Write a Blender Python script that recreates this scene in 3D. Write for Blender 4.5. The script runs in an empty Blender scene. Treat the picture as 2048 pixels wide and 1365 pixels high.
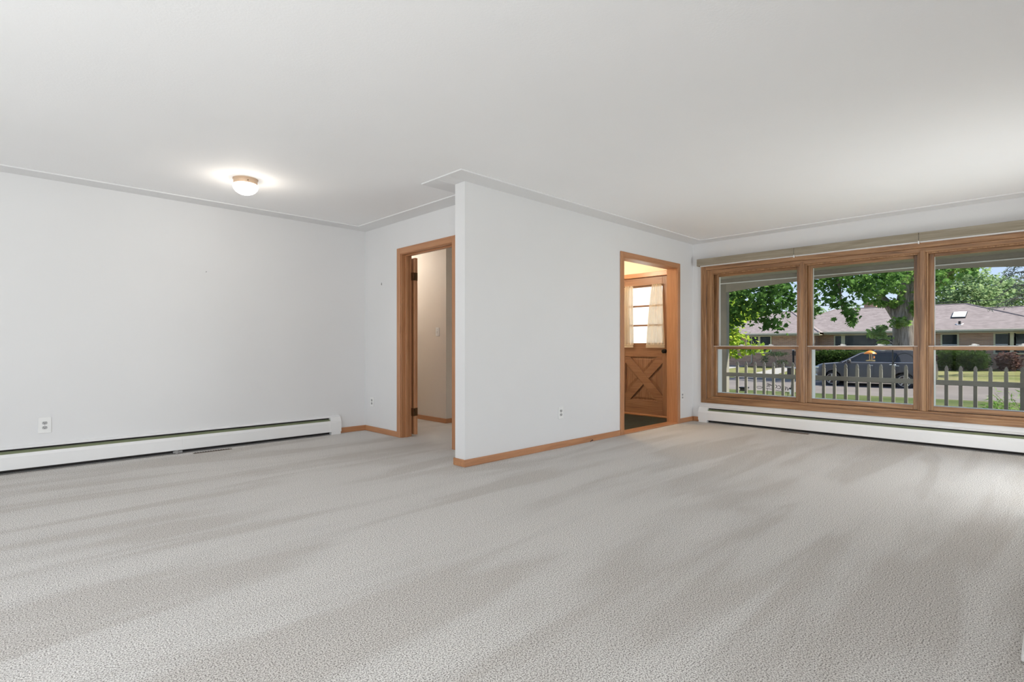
import bpy, bmesh, math, random
import numpy as np
from mathutils import Vector, Matrix

random.seed(7)
rng = np.random.default_rng(11)
scene = bpy.context.scene
C = scene.collection
R = math.radians

# ------------------------------------------------------------------ camera
H_CAM = 1.027
cam_d = bpy.data.cameras.new('camera')
cam_d.sensor_width = 36.0
cam_d.lens = 36.0 * 1068.5 / 2048.0
cam_d.shift_y = 10.5 / 2048.0
cam_d.clip_start = 0.05
cam_d.clip_end = 500
cam = bpy.data.objects.new('camera', cam_d)
C.objects.link(cam)
cam.location = (0, 0, H_CAM)
cam.rotation_euler = (R(90), 0, R(45.54 - 90))
scene.camera = cam

# ------------------------------------------------------------------ sky, sun, fill lights, exposure
world = bpy.data.worlds.new('sky')
scene.world = world
world.use_nodes = True
wn, wl = world.node_tree.nodes, world.node_tree.links
wn.clear()
w_out = wn.new('ShaderNodeOutputWorld')
w_bg = wn.new('ShaderNodeBackground')
w_tc = wn.new('ShaderNodeTexCoord')
w_sep = wn.new('ShaderNodeSeparateXYZ')
w_ramp = wn.new('ShaderNodeValToRGB')
wl.new(w_tc.outputs['Generated'], w_sep.inputs[0])
wl.new(w_sep.outputs['Z'], w_ramp.inputs[0])
wl.new(w_ramp.outputs[0], w_bg.inputs[0])
wl.new(w_bg.outputs[0], w_out.inputs[0])
e = w_ramp.color_ramp.elements
e[0].position, e[0].color = 0.0, (0.86, 0.90, 0.95, 1)
e[1].position, e[1].color = 0.55, (0.26, 0.40, 0.72, 1)
k = w_ramp.color_ramp.elements.new(0.14)
k.color = (0.44, 0.60, 0.90, 1)
w_bg.inputs[1].default_value = 1.15

def light(name, kind, loc, energy, color=(1, 1, 1), rot=(0, 0, 0), size=None, size_y=None):
    d = bpy.data.lights.new(name, kind)
    d.energy, d.color = energy, color
    if kind == 'AREA':
        d.shape = 'RECTANGLE'
        d.size, d.size_y = size, size_y
    elif kind == 'POINT' and size:
        d.shadow_soft_size = size
    o = bpy.data.objects.new(name, d)
    o.location, o.rotation_euler = loc, rot
    C.objects.link(o)
    return o

sun = light('sun', 'SUN', (60, -60, 90), 10.0, (1.0, 0.95, 0.86))
sun.data.angle = R(1.0)
sd = Vector((0.32, -0.75, 0.90)).normalized()          # towards the sun
sun.rotation_euler = sd.to_track_quat('Z', 'Y').to_euler()

# fill lights added behind and beside the camera, set in the invented openings built below
light('fill_behind_camera', 'AREA', (-2.95, 2.3, 0.90), 72, (1.0, 1.0, 1.0), (0, R(-112), 0), 1.8, 3.3)
light('fill_right_front', 'AREA', (5.4, -0.90, 0.62), 50, (1.0, 1.0, 1.0), (R(82), 0, 0), 1.5, 1.05)
light('fill_right_rear', 'AREA', (-1.0, -0.95, 0.95), 86, (1.0, 1.0, 1.0), (R(111), 0, 0), 2.3, 1.4)

vs = scene.view_settings
vs.view_transform = 'Standard'
vs.look = 'None'
vs.exposure = 0.0
vs.gamma = 1.0
vs.use_curve_mapping = False
scene.cycles.use_denoising = True
scene.cycles.max_bounces = 10
scene.cycles.diffuse_bounces = 6
scene.cycles.transparent_max_bounces = 24

# ------------------------------------------------------------------ mesh helpers
class MB:
    """collects shapes; build() links them as ONE mesh object"""
    def __init__(self):
        self.v, self.f = [], []
    def add(self, vs_, fs_):
        n = len(self.v)
        self.v += [tuple(p) for p in vs_]
        self.f += [tuple(i + n for i in q) for q in fs_]
        return self
    def box(self, x0, x1, y0, y1, z0, z1, bev=0.0):
        x0, x1 = min(x0, x1), max(x0, x1); y0, y1 = min(y0, y1), max(y0, y1); z0, z1 = min(z0, z1), max(z0, z1)
        if bev > 0:
            bm = bmesh.new()
            bmesh.ops.create_cube(bm, size=1)
            for q in bm.verts:
                q.co = ((x0 + x1) / 2 + q.co.x * (x1 - x0), (y0 + y1) / 2 + q.co.y * (y1 - y0), (z0 + z1) / 2 + q.co.z * (z1 - z0))
            b = min(bev, (x1 - x0) * .45, (y1 - y0) * .45, (z1 - z0) * .45)
            bmesh.ops.bevel(bm, geom=list(bm.edges), offset=b, segments=1, affect='EDGES', profile=.5)
            bm.verts.index_update()
            self.add([q.co[:] for q in bm.verts], [[q.index for q in fc.verts] for fc in bm.faces])
            bm.free()
            return self
        return self.add([(x0, y0, z0), (x1, y0, z0), (x1, y1, z0), (x0, y1, z0), (x0, y0, z1), (x1, y0, z1), (x1, y1, z1), (x0, y1, z1)],
                        [(0, 3, 2, 1), (4, 5, 6, 7), (0, 1, 5, 4), (1, 2, 6, 5), (2, 3, 7, 6), (3, 0, 4, 7)])
    def prism(self, poly, axis, a, b):
        """poly in the two other axes (in x,y,z order), extruded on axis from a to b"""
        n = len(poly)
        def P(p, t):
            return {'x': (t, p[0], p[1]), 'y': (p[0], t, p[1]), 'z': (p[0], p[1], t)}[axis]
        vs_ = [P(p, a) for p in poly] + [P(p, b) for p in poly]
        fs_ = [tuple(range(n))[::-1], tuple(range(n, 2 * n))] + [(i, (i + 1) % n, n + (i + 1) % n, n + i) for i in range(n)]
        return self.add(vs_, fs_)
    def lathe(self, prof, c, n=24, axis='z'):
        vs_, fs_ = [], []
        for r, h in prof:
            for i in range(n):
                a = 2 * math.pi * i / n
                p = (r * math.cos(a), r * math.sin(a), h)
                if axis == 'x': p = (p[2], p[0], p[1])
                elif axis == 'y': p = (p[0], p[2], p[1])
                vs_.append((c[0] + p[0], c[1] + p[1], c[2] + p[2]))
        for j in range(len(prof) - 1):
            for i in range(n):
                fs_.append((j * n + i, j * n + (i + 1) % n, (j + 1) * n + (i + 1) % n, (j + 1) * n + i))
        fs_.append(tuple(range(n))[::-1])
        fs_.append(tuple(range((len(prof) - 1) * n, len(prof) * n)))
        return self.add(vs_, fs_)
    def tube(self, pts, r, n=8, r1=None):
        pts = [Vector(p) for p in pts]
        m = len(pts)
        vs_, fs_ = [], []
        prev = None
        for i, p in enumerate(pts):
            t = (pts[min(i + 1, m - 1)] - pts[max(i - 1, 0)]).normalized()
            if prev is None:
                u = t.orthogonal().normalized()
            else:
                u = (prev - t * prev.dot(t)).normalized()
            prev = u
            w = t.cross(u)
            rr = r if r1 is None else r + (r1 - r) * i / (m - 1)
            if isinstance(r, (list, tuple)):
                rr = r[i]
            for q in range(n):
                a = 2 * math.pi * q / n
                vs_.append(p + (u * math.cos(a) + w * math.sin(a)) * rr)
        for j in range(m - 1):
            for i in range(n):
                fs_.append((j * n + i, j * n + (i + 1) % n, (j + 1) * n + (i + 1) % n, (j + 1) * n + i))
        fs_.append(tuple(range(n))[::-1]); fs_.append(tuple(range((m - 1) * n, m * n)))
        return self.add(vs_, fs_)
    def build(self, name, mat, parent=None, smooth=False):
        o_par = wloc(parent) if parent is not None else None
        a = np.array(self.v, dtype=float)
        if o_par is None:
            o0 = Vector(((a[:, 0].min() + a[:, 0].max()) / 2, (a[:, 1].min() + a[:, 1].max()) / 2, a[:, 2].min()))
        else:
            o0 = Vector(((a[:, 0].min() + a[:, 0].max()) / 2, (a[:, 1].min() + a[:, 1].max()) / 2, a[:, 2].min()))
        me = bpy.data.meshes.new(name)
        me.from_pydata((a - np.array(o0)).tolist(), [], self.f)
        me.update()
        bm = bmesh.new(); bm.from_mesh(me)
        bmesh.ops.recalc_face_normals(bm, faces=bm.faces)
        bm.to_mesh(me); bm.free()
        if smooth:
            me.polygons.foreach_set('use_smooth', [True] * len(me.polygons))
            if smooth != 'all':
                me.set_sharp_from_angle(angle=R(38))
        me.materials.append(mat)
        o = bpy.data.objects.new(name, me)
        C.objects.link(o)
        WL[o.name] = o0
        if parent is not None:
            o.parent = parent
            o.location = o0 - o_par
        else:
            o.location = o0
        return o

WL = {}
def wloc(o):
    return WL[o.name]

def tag(o, label=None, cat=None, group=None, kind=None):
    if label: o['label'] = label
    if cat: o['category'] = cat
    if group: o['group'] = group
    if kind: o['kind'] = kind
    return o

def thing(name, loc, label, cat, group=None, kind=None):
    o = bpy.data.objects.new(name, None)
    o.empty_display_size = .1
    C.objects.link(o)
    o.location = loc
    WL[o.name] = Vector(loc)
    return tag(o, label, cat, group, kind)

def copy_tree(o, off, parent=None):
    c = o.copy()
    C.objects.link(c)
    WL[c.name] = wloc(o) + Vector(off)
    if parent is None:
        c.location = o.location + Vector(off)
    else:
        c.parent = parent
    for ch in list(o.children):
        copy_tree(ch, off, c)
    return c

# ------------------------------------------------------------------ materials
def mat(name):
    m = bpy.data.materials.new(name)
    m.use_nodes = True
    nt = m.node_tree
    b = nt.nodes['Principled BSDF']
    return m, nt, b

def N(nt, t, **kw):
    n = nt.nodes.new(t)
    for k_, v_ in kw.items():
        setattr(n, k_, v_)
    return n

def coords(nt, scale=(1, 1, 1), kind='Object', rot=(0, 0, 0)):
    tc = N(nt, 'ShaderNodeTexCoord')
    mp = N(nt, 'ShaderNodeMapping')
    mp.inputs['Scale'].default_value = scale
    mp.inputs['Rotation'].default_value = rot
    if kind == 'World':
        g = N(nt, 'ShaderNodeNewGeometry')
        nt.links.new(g.outputs['Position'], mp.inputs[0])
    else:
        nt.links.new(tc.outputs[kind], mp.inputs[0])
    return mp.outputs[0]

def noise(nt, vec, scale, detail=3, rough=.55, dist=0.0):
    n = N(nt, 'ShaderNodeTexNoise')
    n.inputs['Scale'].default_value = scale
    n.inputs['Detail'].default_value = detail
    n.inputs['Roughness'].default_value = rough
    n.inputs['Distortion'].default_value = dist
    nt.links.new(vec, n.inputs['Vector'])
    return n.outputs['Fac']

def ramp(nt, fac, stops):
    r = N(nt, 'ShaderNodeValToRGB')
    el = r.color_ramp.elements
    while len(el) < len(stops):
        el.new(.5)
    for i, (p, c) in enumerate(stops):
        el[i].position = p
        el[i].color = (*c, 1) if len(c) == 3 else c
    nt.links.new(fac, r.inputs[0])
    return r.outputs[0]

def bump(nt, b, fac, strength, dist):
    n = N(nt, 'ShaderNodeBump')
    n.inputs['Strength'].default_value = strength
    n.inputs['Distance'].default_value = dist
    nt.links.new(fac, n.inputs['Height'])
    nt.links.new(n.outputs[0], b.inputs['Normal'])

def plain(name, col, rough=.5, metal=0.0, spec=.5, vary=.06, vscale=6.0, bmp=0.0, bscale=120, coat=0.0):
    m, nt, b = mat(name)
    v = coords(nt, kind='World')
    f = noise(nt, v, vscale, 3)
    lo = tuple(max(0, c * (1 - vary)) for c in col)
    hi = tuple(min(1, c * (1 + vary)) for c in col)
    nt.links.new(ramp(nt, f, [(.3, lo), (.7, hi)]), b.inputs['Base Color'])
    b.inputs['Roughness'].default_value = rough
    b.inputs['Metallic'].default_value = metal
    b.inputs['Specular IOR Level'].default_value = spec
    b.inputs['Coat Weight'].default_value = coat
    if bmp:
        bump(nt, b, noise(nt, v, bscale, 4), bmp, .002)
    return m

def wood(name, axis, dark, mid, light_, rough=.38, coat=.25, sp=.15):
    m, nt, b = mat(name)
    s = {'x': (.9, 16, 16), 'y': (16, .9, 16), 'z': (16, 16, .9)}[axis]
    v = coords(nt, s, 'World')
    f1 = noise(nt, v, 1.6, 5, .6, 1.2)
    s2 = {'x': (3, 150, 150), 'y': (150, 3, 150), 'z': (150, 150, 3)}[axis]
    f2 = noise(nt, coords(nt, s2, 'World'), 1.0, 2)
    mx = N(nt, 'ShaderNodeMix', data_type='FLOAT')
    mx.inputs['Factor'].default_value = .3
    nt.links.new(f1, mx.inputs['A']); nt.links.new(f2, mx.inputs['B'])
    nt.links.new(ramp(nt, mx.outputs['Result'], [(.5 - sp, dark), (.5, mid), (.5 + sp, light_)]), b.inputs['Base Color'])
    b.inputs['Roughness'].default_value = rough
    b.inputs['Coat Weight'].default_value = coat
    b.inputs['Coat Roughness'].default_value = .3
    bump(nt, b, f2, .08, .001)
    return m

M = {}
M['wall'] = plain('white_wall_paint', (.77, .77, .775), .6, vary=.012, vscale=1.2, bmp=.05, bscale=260, spec=.3)
M['ceil'] = plain('white_textured_ceiling', (.92, .92, .925), .75, vary=.012, vscale=.8, bmp=.35, bscale=90, spec=.2)
M['band'] = plain('white_ceiling_border', (.80, .80, .805), .6, vary=.01, vscale=1.0, spec=.3)
M['hallwall'] = plain('beige_hall_paint', (.74, .675, .60), .6, vary=.015, vscale=1.2, bmp=.05, bscale=260, spec=.3)
M['foyerwall'] = plain('cream_foyer_paint', (.82, .72, .55), .6, vary=.015, vscale=1.2, spec=.3)
HW = ((.34, .140, .056), (.48, .222, .100), (.58, .30, .150))
WW = ((.14, .066, .026), (.30, .150, .064), (.44, .255, .125))
for a_ in 'xyz':
    M['honey_' + a_] = wood('honey_fir_' + a_, a_, *HW, sp=.26)
    M['win_' + a_] = wood('window_oak_' + a_, a_, *WW)
    M['door_' + a_] = wood('front_door_fir_' + a_, a_, (.19, .090, .048), (.28, .140, .076), (.35, .19, .11), .45, .1)
M['valance'] = wood('taupe_valance_weave', 'y', (.23, .195, .14), (.30, .26, .195), (.38, .335, .26), .7, 0)
M['enamel'] = plain('white_enamel_metal', (.84, .84, .84), .32, vary=.008, spec=.5)
M['damper'] = plain('green_grey_damper_metal', (.34, .38, .24), .35, metal=.35, vary=.08)
M['dark'] = plain('dark_recess', (.03, .027, .025), .8, vary=.2)
M['fin'] = plain('dull_aluminium', (.35, .35, .35), .45, metal=.8)
M['plastic'] = plain('white_plastic', (.84, .84, .83), .35, vary=.005)
M['socket'] = plain('grey_socket_face', (.45, .45, .45), .4, vary=.02)
M['slot'] = plain('black_slot', (.02, .02, .02), .6)
M['tan'] = plain('tan_metal', (.60, .43, .30), .4, metal=.2, vary=.03)
M['brass'] = plain('aged_brass', (.17, .095, .045), .4, metal=.85, vary=.1)
M['blackmetal'] = plain('black_iron', (.015, .015, .016), .45, metal=.5)
M['white_out'] = plain('white_outdoor_paint', (.86, .86, .85), .5, vary=.02)
M['taupe'] = plain('taupe_porch_paint', (.33, .30, .25), .6, vary=.05, vscale=9, bmp=.1)
M['fence'] = plain('grey_taupe_fence_paint', (.25, .232, .195), .6, vary=.06, vscale=9, bmp=.1)
M['concrete'] = plain('pale_concrete', (.30, .28, .255), .9, vary=.12, vscale=3, bmp=.2)
M['curb'] = plain('dull_curb_concrete', (.17, .155, .14), .9, vary=.15, vscale=2)
M['asphalt'] = plain('worn_asphalt', (.155, .131, .118), .95, vary=.14, vscale=.6, bmp=.2)
M['register'] = plain('brown_register_metal', (.20, .16, .13), .5, metal=.3)
M['gutter'] = plain('cream_gutter_paint', (.48, .45, .34), .5, vary=.02)
M['olive'] = plain('olive_window_paint', (.60, .57, .38), .6, vary=.03)
M['bark'] = None
M['rubber'] = plain('tyre_rubber', (.02, .02, .021), .8)
M['rim'] = plain('alloy_rim', (.55, .55, .56), .3, metal=.8)
M['chrome'] = plain('bright_trim', (.75, .75, .76), .15, metal=.9)
M['orange'] = plain('orange_plastic', (.85, .28, .03), .4)
M['pale_wood'] = plain('pale_feeder_wood', (.55, .42, .22), .6)
M['brown'] = plain('dark_brown_box', (.09, .06, .045), .6)
M['binlid'] = plain('tan_lid', (.45, .37, .24), .6)
M['hearth'] = plain('white_hearth_stone', (.80, .79, .77), .4, vary=.03)
M['cable'] = plain('black_cable', (.02, .02, .02), .5)

# car paint
m, nt, b = mat('dark_grey_car_paint')
b.inputs['Base Color'].default_value = (.055, .052, .055, 1)
nt.links.new(ramp(nt, noise(nt, coords(nt, kind='World'), 900, 1), [(.3, (.060, .053, .049)), (.7, (.090, .081, .076))]), b.inputs['Base Color'])
b.inputs['Metallic'].default_value = .0; b.inputs['Roughness'].default_value = .35; b.inputs['Coat Weight'].default_value = .2; b.inputs['Specular IOR Level'].default_value = .35
b.inputs['Coat Roughness'].default_value = .05
M['car'] = m
m, nt, b = mat('dark_window_glass')
nt.links.new(ramp(nt, noise(nt, coords(nt, kind='World'), .9, 4, .6, 1.0), [(.35, (.006, .012, .014)), (.7, (.035, .052, .055))]), b.inputs['Base Color'])
b.inputs['Roughness'].default_value = .06; b.inputs['Specular IOR Level'].default_value = .2
M['darkglass'] = m
M['carglass'] = plain('tinted_car_glass', (.010, .011, .012), .06, vary=.2)

# clear pane: mostly transparent with a weak mirror
def pane_mat(name, tint, refl):
    m = bpy.data.materials.new(name); m.use_nodes = True
    nt = m.node_tree; nt.nodes.clear()
    o = N(nt, 'ShaderNodeOutputMaterial'); mx = N(nt, 'ShaderNodeMixShader')
    t = N(nt, 'ShaderNodeBsdfTransparent'); g = N(nt, 'ShaderNodeBsdfGlossy')
    t.inputs[0].default_value = (*tint, 1); g.inputs['Roughness'].default_value = .01
    lw = N(nt, 'ShaderNodeFresnel'); lw.inputs[0].default_value = 1.33
    mu = N(nt, 'ShaderNodeMath', operation='MULTIPLY'); mu.inputs[1].default_value = refl
    nt.links.new(lw.outputs[0], mu.inputs[0]); nt.links.new(mu.outputs[0], mx.inputs[0])
    nt.links.new(t.outputs[0], mx.inputs[1]); nt.links.new(g.outputs[0], mx.inputs[2])
    nt.links.new(mx.outputs[0], o.inputs[0])
    return m
M['pane'] = pane_mat('clear_glass', (.97, .985, .98), .12)

# sheer curtain
m = bpy.data.materials.new('cream_sheer_cloth'); m.use_nodes = True
nt = m.node_tree; nt.nodes.clear()
o_ = N(nt, 'ShaderNodeOutputMaterial')
d_ = N(nt, 'ShaderNodeBsdfDiffuse'); t_ = N(nt, 'ShaderNodeBsdfTranslucent'); s_ = N(nt, 'ShaderNodeBsdfTransparent')
col = ramp(nt, noise(nt, coords(nt, (1, 1, .1), 'World'), 60, 2), [(.3, (.90, .76, .58)), (.7, (.97, .87, .72))])
nt.links.new(col, d_.inputs[0]); nt.links.new(col, t_.inputs[0])
m1 = N(nt, 'ShaderNodeMixShader'); m1.inputs[0].default_value = .5
m2 = N(nt, 'ShaderNodeMixShader'); m2.inputs[0].default_value = .14
nt.links.new(d_.outputs[0], m1.inputs[1]); nt.links.new(t_.outputs[0], m1.inputs[2])
nt.links.new(m1.outputs[0], m2.inputs[1]); nt.links.new(s_.outputs[0], m2.inputs[2])
nt.links.new(m2.outputs[0], o_.inputs[0])
M['sheer'] = m
M['lace'] = plain('cream_lace', (.90, .76, .60), .8, vary=.25, vscale=120)

# carpet
m, nt, b = mat('grey_beige_carpet')
v = coords(nt, kind='World')
f1 = noise(nt, v, 195, 1.6, .55)
f2 = noise(nt, v, 520, 2, .6)
mx = N(nt, 'ShaderNodeMix', data_type='FLOAT'); mx.inputs['Factor'].default_value = .25
nt.links.new(f1, mx.inputs['A']); nt.links.new(f2, mx.inputs['B'])
pile = ramp(nt, mx.outputs['Result'], [(.39, (.245, .228, .213)), (.475, (.575, .55, .525)), (.56, (.85, .825, .795))])
track = noise(nt, coords(nt, (.34, 2.5, 1), 'World', (0, 0, R(4))), 1.25, 3, .5, .7)
patch = noise(nt, coords(nt, (.8, .9, 1), 'World'), 1.0, 2, .5, .3)
mp_ = N(nt, 'ShaderNodeMix', data_type='FLOAT'); mp_.inputs['Factor'].default_value = .3
nt.links.new(track, mp_.inputs['A']); nt.links.new(patch, mp_.inputs['B'])
nap = ramp(nt, mp_.outputs['Result'], [(.42, (.90, .885, .87)), (.47, (.965, .96, .955)), (.50, (1.01, 1.01, 1.01)), (.56, (1.05, 1.05, 1.05))])
mul = N(nt, 'ShaderNodeMix', data_type='RGBA', blend_type='MULTIPLY'); mul.inputs['Factor'].default_value = 1
nt.links.new(pile, mul.inputs['A']); nt.links.new(nap, mul.inputs['B'])
nt.links.new(mul.outputs['Result'], b.inputs['Base Color'])
b.inputs['Roughness'].default_value = 1.0; b.inputs['Specular IOR Level'].default_value = .1
bump(nt, b, mx.outputs['Result'], .6, .006)
M['carpet'] = m

# slate floor of the entry
m, nt, b = mat('dark_green_slate')
v = coords(nt, kind='World')
nt.links.new(ramp(nt, noise(nt, v, 7, 5, .6, 1.0), [(.3, (.006, .013, .012)), (.55, (.014, .030, .028)), (.75, (.030, .058, .056))]), b.inputs['Base Color'])
b.inputs['Roughness'].default_value = .5; b.inputs['Specular IOR Level'].default_value = .25
bump(nt, b, noise(nt, v, 14, 4), .3, .004)
M['slate'] = m

# lamp dome
m, nt, b = mat('lit_opal_glass')
b.inputs['Base Color'].default_value = (.9, .88, .84, 1)
b.inputs['Emission Color'].default_value = (1.0, .95, .86, 1)
b.inputs['Emission Strength'].default_value = 5.0
M['opal'] = m

# grass
def grass_mat(name, cols, sc=40):
    m, nt, b = mat(name)
    v = coords(nt, kind='World')
    big = noise(nt, v, .35, 4, .6)
    fine = noise(nt, v, sc, 2)
    mx = N(nt, 'ShaderNodeMix', data_type='FLOAT'); mx.inputs['Factor'].default_value = .3
    nt.links.new(big, mx.inputs['A']); nt.links.new(fine, mx.inputs['B'])
    nt.links.new(ramp(nt, mx.outputs['Result'], [(.35, cols[0]), (.5, cols[1]), (.65, cols[2])]), b.inputs['Base Color'])
    b.inputs['Roughness'].default_value = .95; b.inputs['Specular IOR Level'].default_value = .1
    bump(nt, b, fine, .5, .02)
    return m
M['grass'] = grass_mat('green_lawn', ((.045, .068, .022), (.08, .10, .034), (.125, .13, .058)))
M['grass2'] = grass_mat('dry_lawn', ((.11, .13, .04), (.18, .175, .07), (.25, .22, .11)))

# bark
m, nt, b = mat('grey_furrowed_bark')
f = noise(nt, coords(nt, (9, 9, 1.1), 'World'), 1.0, 6, .7, 1.5)
nt.links.new(ramp(nt, f, [(.32, (.09, .07, .058)), (.5, (.30, .245, .20)), (.7, (.50, .43, .37))]), b.inputs['Base Color'])
b.inputs['Roughness'].default_value = .95
bump(nt, b, f, 1.0, .06)
M['bark'] = m

# leaves
def leaf_mat(name, lo, hi, trans=.45):
    m = bpy.data.materials.new(name); m.use_nodes = True
    nt = m.node_tree; nt.nodes.clear()
    o = N(nt, 'ShaderNodeOutputMaterial'); mx = N(nt, 'ShaderNodeMixShader'); mx.inputs[0].default_value = trans
    d = N(nt, 'ShaderNodeBsdfDiffuse'); t = N(nt, 'ShaderNodeBsdfTranslucent')
    f = noise(nt, coords(nt, kind='World'), 3.5, 3)
    c1 = ramp(nt, f, [(.35, lo), (.65, hi)])
    c2 = ramp(nt, f, [(.35, tuple(min(1, q * 1.7) for q in lo)), (.65, tuple(min(1, q * 1.7) for q in hi))])
    nt.links.new(c1, d.inputs[0]); nt.links.new(c2, t.inputs[0])
    nt.links.new(d.outputs[0], mx.inputs[1]); nt.links.new(t.outputs[0], mx.inputs[2]); nt.links.new(mx.outputs[0], o.inputs[0])
    return m
M['maple'] = leaf_mat('dark_maple_leaf', (.05, .11, .028), (.12, .22, .055))
M['lime'] = leaf_mat('yellow_green_leaf', (.14, .26, .04), (.38, .44, .06))
M['fresh'] = leaf_mat('fresh_green_leaf', (.09, .19, .04), (.24, .34, .10))
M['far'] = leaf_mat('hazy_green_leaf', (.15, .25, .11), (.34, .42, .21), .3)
M['hedge'] = leaf_mat('hedge_leaf', (.02, .04, .012), (.07, .12, .025), .2)
M['redshrub'] = leaf_mat('reddish_shrub_leaf', (.09, .05, .045), (.19, .11, .09), .2)
M['juniper'] = leaf_mat('dark_juniper', (.03, .05, .025), (.08, .12, .055), .15)
M['needle'] = leaf_mat('grey_green_needles', (.10, .13, .10), (.21, .24, .19), .2)

# brick wall
m, nt, b = mat('tan_brick')
tc = N(nt, 'ShaderNodeNewGeometry'); sp = N(nt, 'ShaderNodeSeparateXYZ'); cb = N(nt, 'ShaderNodeCombineXYZ')
nt.links.new(tc.outputs['Position'], sp.inputs[0])
ad = N(nt, 'ShaderNodeMath', operation='ADD')
nt.links.new(sp.outputs['X'], ad.inputs[0]); nt.links.new(sp.outputs['Y'], ad.inputs[1])
nt.links.new(ad.outputs[0], cb.inputs['X']); nt.links.new(sp.outputs['Z'], cb.inputs['Y'])
bk = N(nt, 'ShaderNodeTexBrick')
bk.inputs['Scale'].default_value = 1.0
bk.inputs['Brick Width'].default_value = .30; bk.inputs['Row Height'].default_value = .085; bk.inputs['Mortar Size'].default_value = .010
bk.inputs['Color1'].default_value = (.55, .32, .20, 1); bk.inputs['Color2'].default_value = (.38, .21, .13, 1); bk.inputs['Mortar'].default_value = (.45, .38, .31, 1)
nt.links.new(cb.outputs[0], bk.inputs['Vector'])
nt.links.new(bk.outputs['Color'], b.inputs['Base Color']); b.inputs['Roughness'].default_value = .9
M['brick'] = m

# roof shingles: courses follow height
m, nt, b = mat('brown_grey_shingles')
f = noise(nt, coords(nt, (1, 1.2, 7), 'World'), 2.2, 4, .7)
nt.links.new(ramp(nt, f, [(.3, (.155, .122, .117)), (.5, (.225, .182, .175)), (.7, (.30, .25, .242))]), b.inputs['Base Color'])
b.inputs['Roughness'].default_value = .95
M['shingle'] = m

# ------------------------------------------------------------------ the room
XH, YL, XE, YP, YQ, XW = 3.31, 5.938, 2.892, 3.52, 3.65, 6.954
XB, YR = -2.6, -0.55
HC = 2.44
XO = 7.13                                                # outer face of the front wall

def S(name, mb, m_, label, cat, parent=None, smooth=False):
    o = mb.build(name, m_, parent, smooth)
    if parent is None:
        tag(o, label, cat, kind='structure')
    return o

mb = MB().box(XB - .12, XW + .1, YR - .12, 3.60, -.12, 0).box(XB - .12, 3.37, 3.60, YL + .12, -.12, 0).box(3.37, 4.95, 3.60, 7.32, -.12, 0)
S('floor', mb, M['carpet'], 'grey beige cut pile carpet with vacuum tracks across the whole room', 'floor')
mb = MB().box(4.95, XO, 3.60, 5.5, -.12, -.004)
S('floor_entry', mb, M['slate'], 'dark green slate floor behind the doorway by the front door', 'floor')
ceil = S('ceiling', MB().box(XB - .12, XO, YR - .12, 7.32, HC, HC + .1), M['ceil'], 'white lightly textured ceiling over the whole room', 'ceiling')
Bw, Bz = .208, HC - .010
for n_, bx in enumerate([
        (XB, XH, YL - Bw, YL), (XH - Bw, XH, YQ + Bw, YL - Bw), (XE - Bw, XW - Bw, YP - Bw, YP), (XE - Bw, XE, YP, YQ),
        (XE - Bw, XH, YQ, YQ + Bw), (XW - Bw, XW, YR + Bw, YP), (XB, XW, YR, YR + Bw), (XB, XB + Bw, YR + Bw, YL - Bw)]):
    MB().box(*bx, Bz, HC + .002, .002).build('border_strip', M['band'], ceil)

# walls
S('wall_left', MB().box(XB - .12, XH + .12, YL, YL + .12, 0, HC), M['wall'], 'long white wall at the left with the low heater', 'wall')
mb = MB().prism([(YQ, 0), (4.20, 0), (4.20, 2.08), (5.162, 2.08), (5.162, 0), (YL, 0), (YL, HC), (YQ, HC)], 'x', XH, XH + .12)
w_hall = S('wall_back', mb, M['wall'], 'white back wall pierced by the hall doorway', 'wall')
mb = MB().prism([(XE, 0), (5.243, 0), (5.243, 2.08), (6.533, 2.08), (6.533, 0), (XW, 0), (XW, HC), (XE, HC)], 'y', YP, YQ)
S('wall_partition', mb, M['wall'], 'white partition wall ending in the middle of the room', 'wall')
WY0, WY1, WZ0, WZ1 = -.165, 3.267, .325, 2.02
DY0, DY1 = 3.865, 4.745                                   # entry door opening
mb = MB().box(XW, XO, YR - .12, WY0, -.4, HC).box(XW, XO, WY1, DY0, -.4, HC).box(XW, XO, WY0, WY1, -.4, WZ0).box(XW, XO, WY0, WY1, WZ1, HC)
mb.box(XW, XO, DY1, 5.5, -.4, HC).box(XW, XO, DY0, DY1, 2.065, HC).box(XW, XO, DY0, DY1, -.4, -.004)
S('wall_window', mb, M['wall'], 'white front wall holding the wide triple window', 'wall')
mb = MB().box(XB - .12, -2.2, YR - .12, YR, 0, HC).box(.2, 4.2, YR - .12, YR, 0, HC).box(6.2, XW, YR - .12, YR, 0, HC)
mb.box(-2.2, .2, YR - .12, YR, 0, .4).box(-2.2, .2, YR - .12, YR, 2.08, HC).box(4.6, 6.2, YR - .12, YR, 2.06, HC).box(4.2, 4.6, YR - .12, YR, 0, HC)
S('wall_right', mb, M['wall'], 'white side wall to the right of the camera', 'wall')
mb = MB().box(XB - .12, XB, YR, .6, 0, HC).box(XB - .12, XB, 4.0, YL, 0, HC).box(XB - .12, XB, .6, 4.0, 2.18, HC)
S('wall_rear', mb, M['wall'], 'white wall behind the camera', 'wall')
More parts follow.
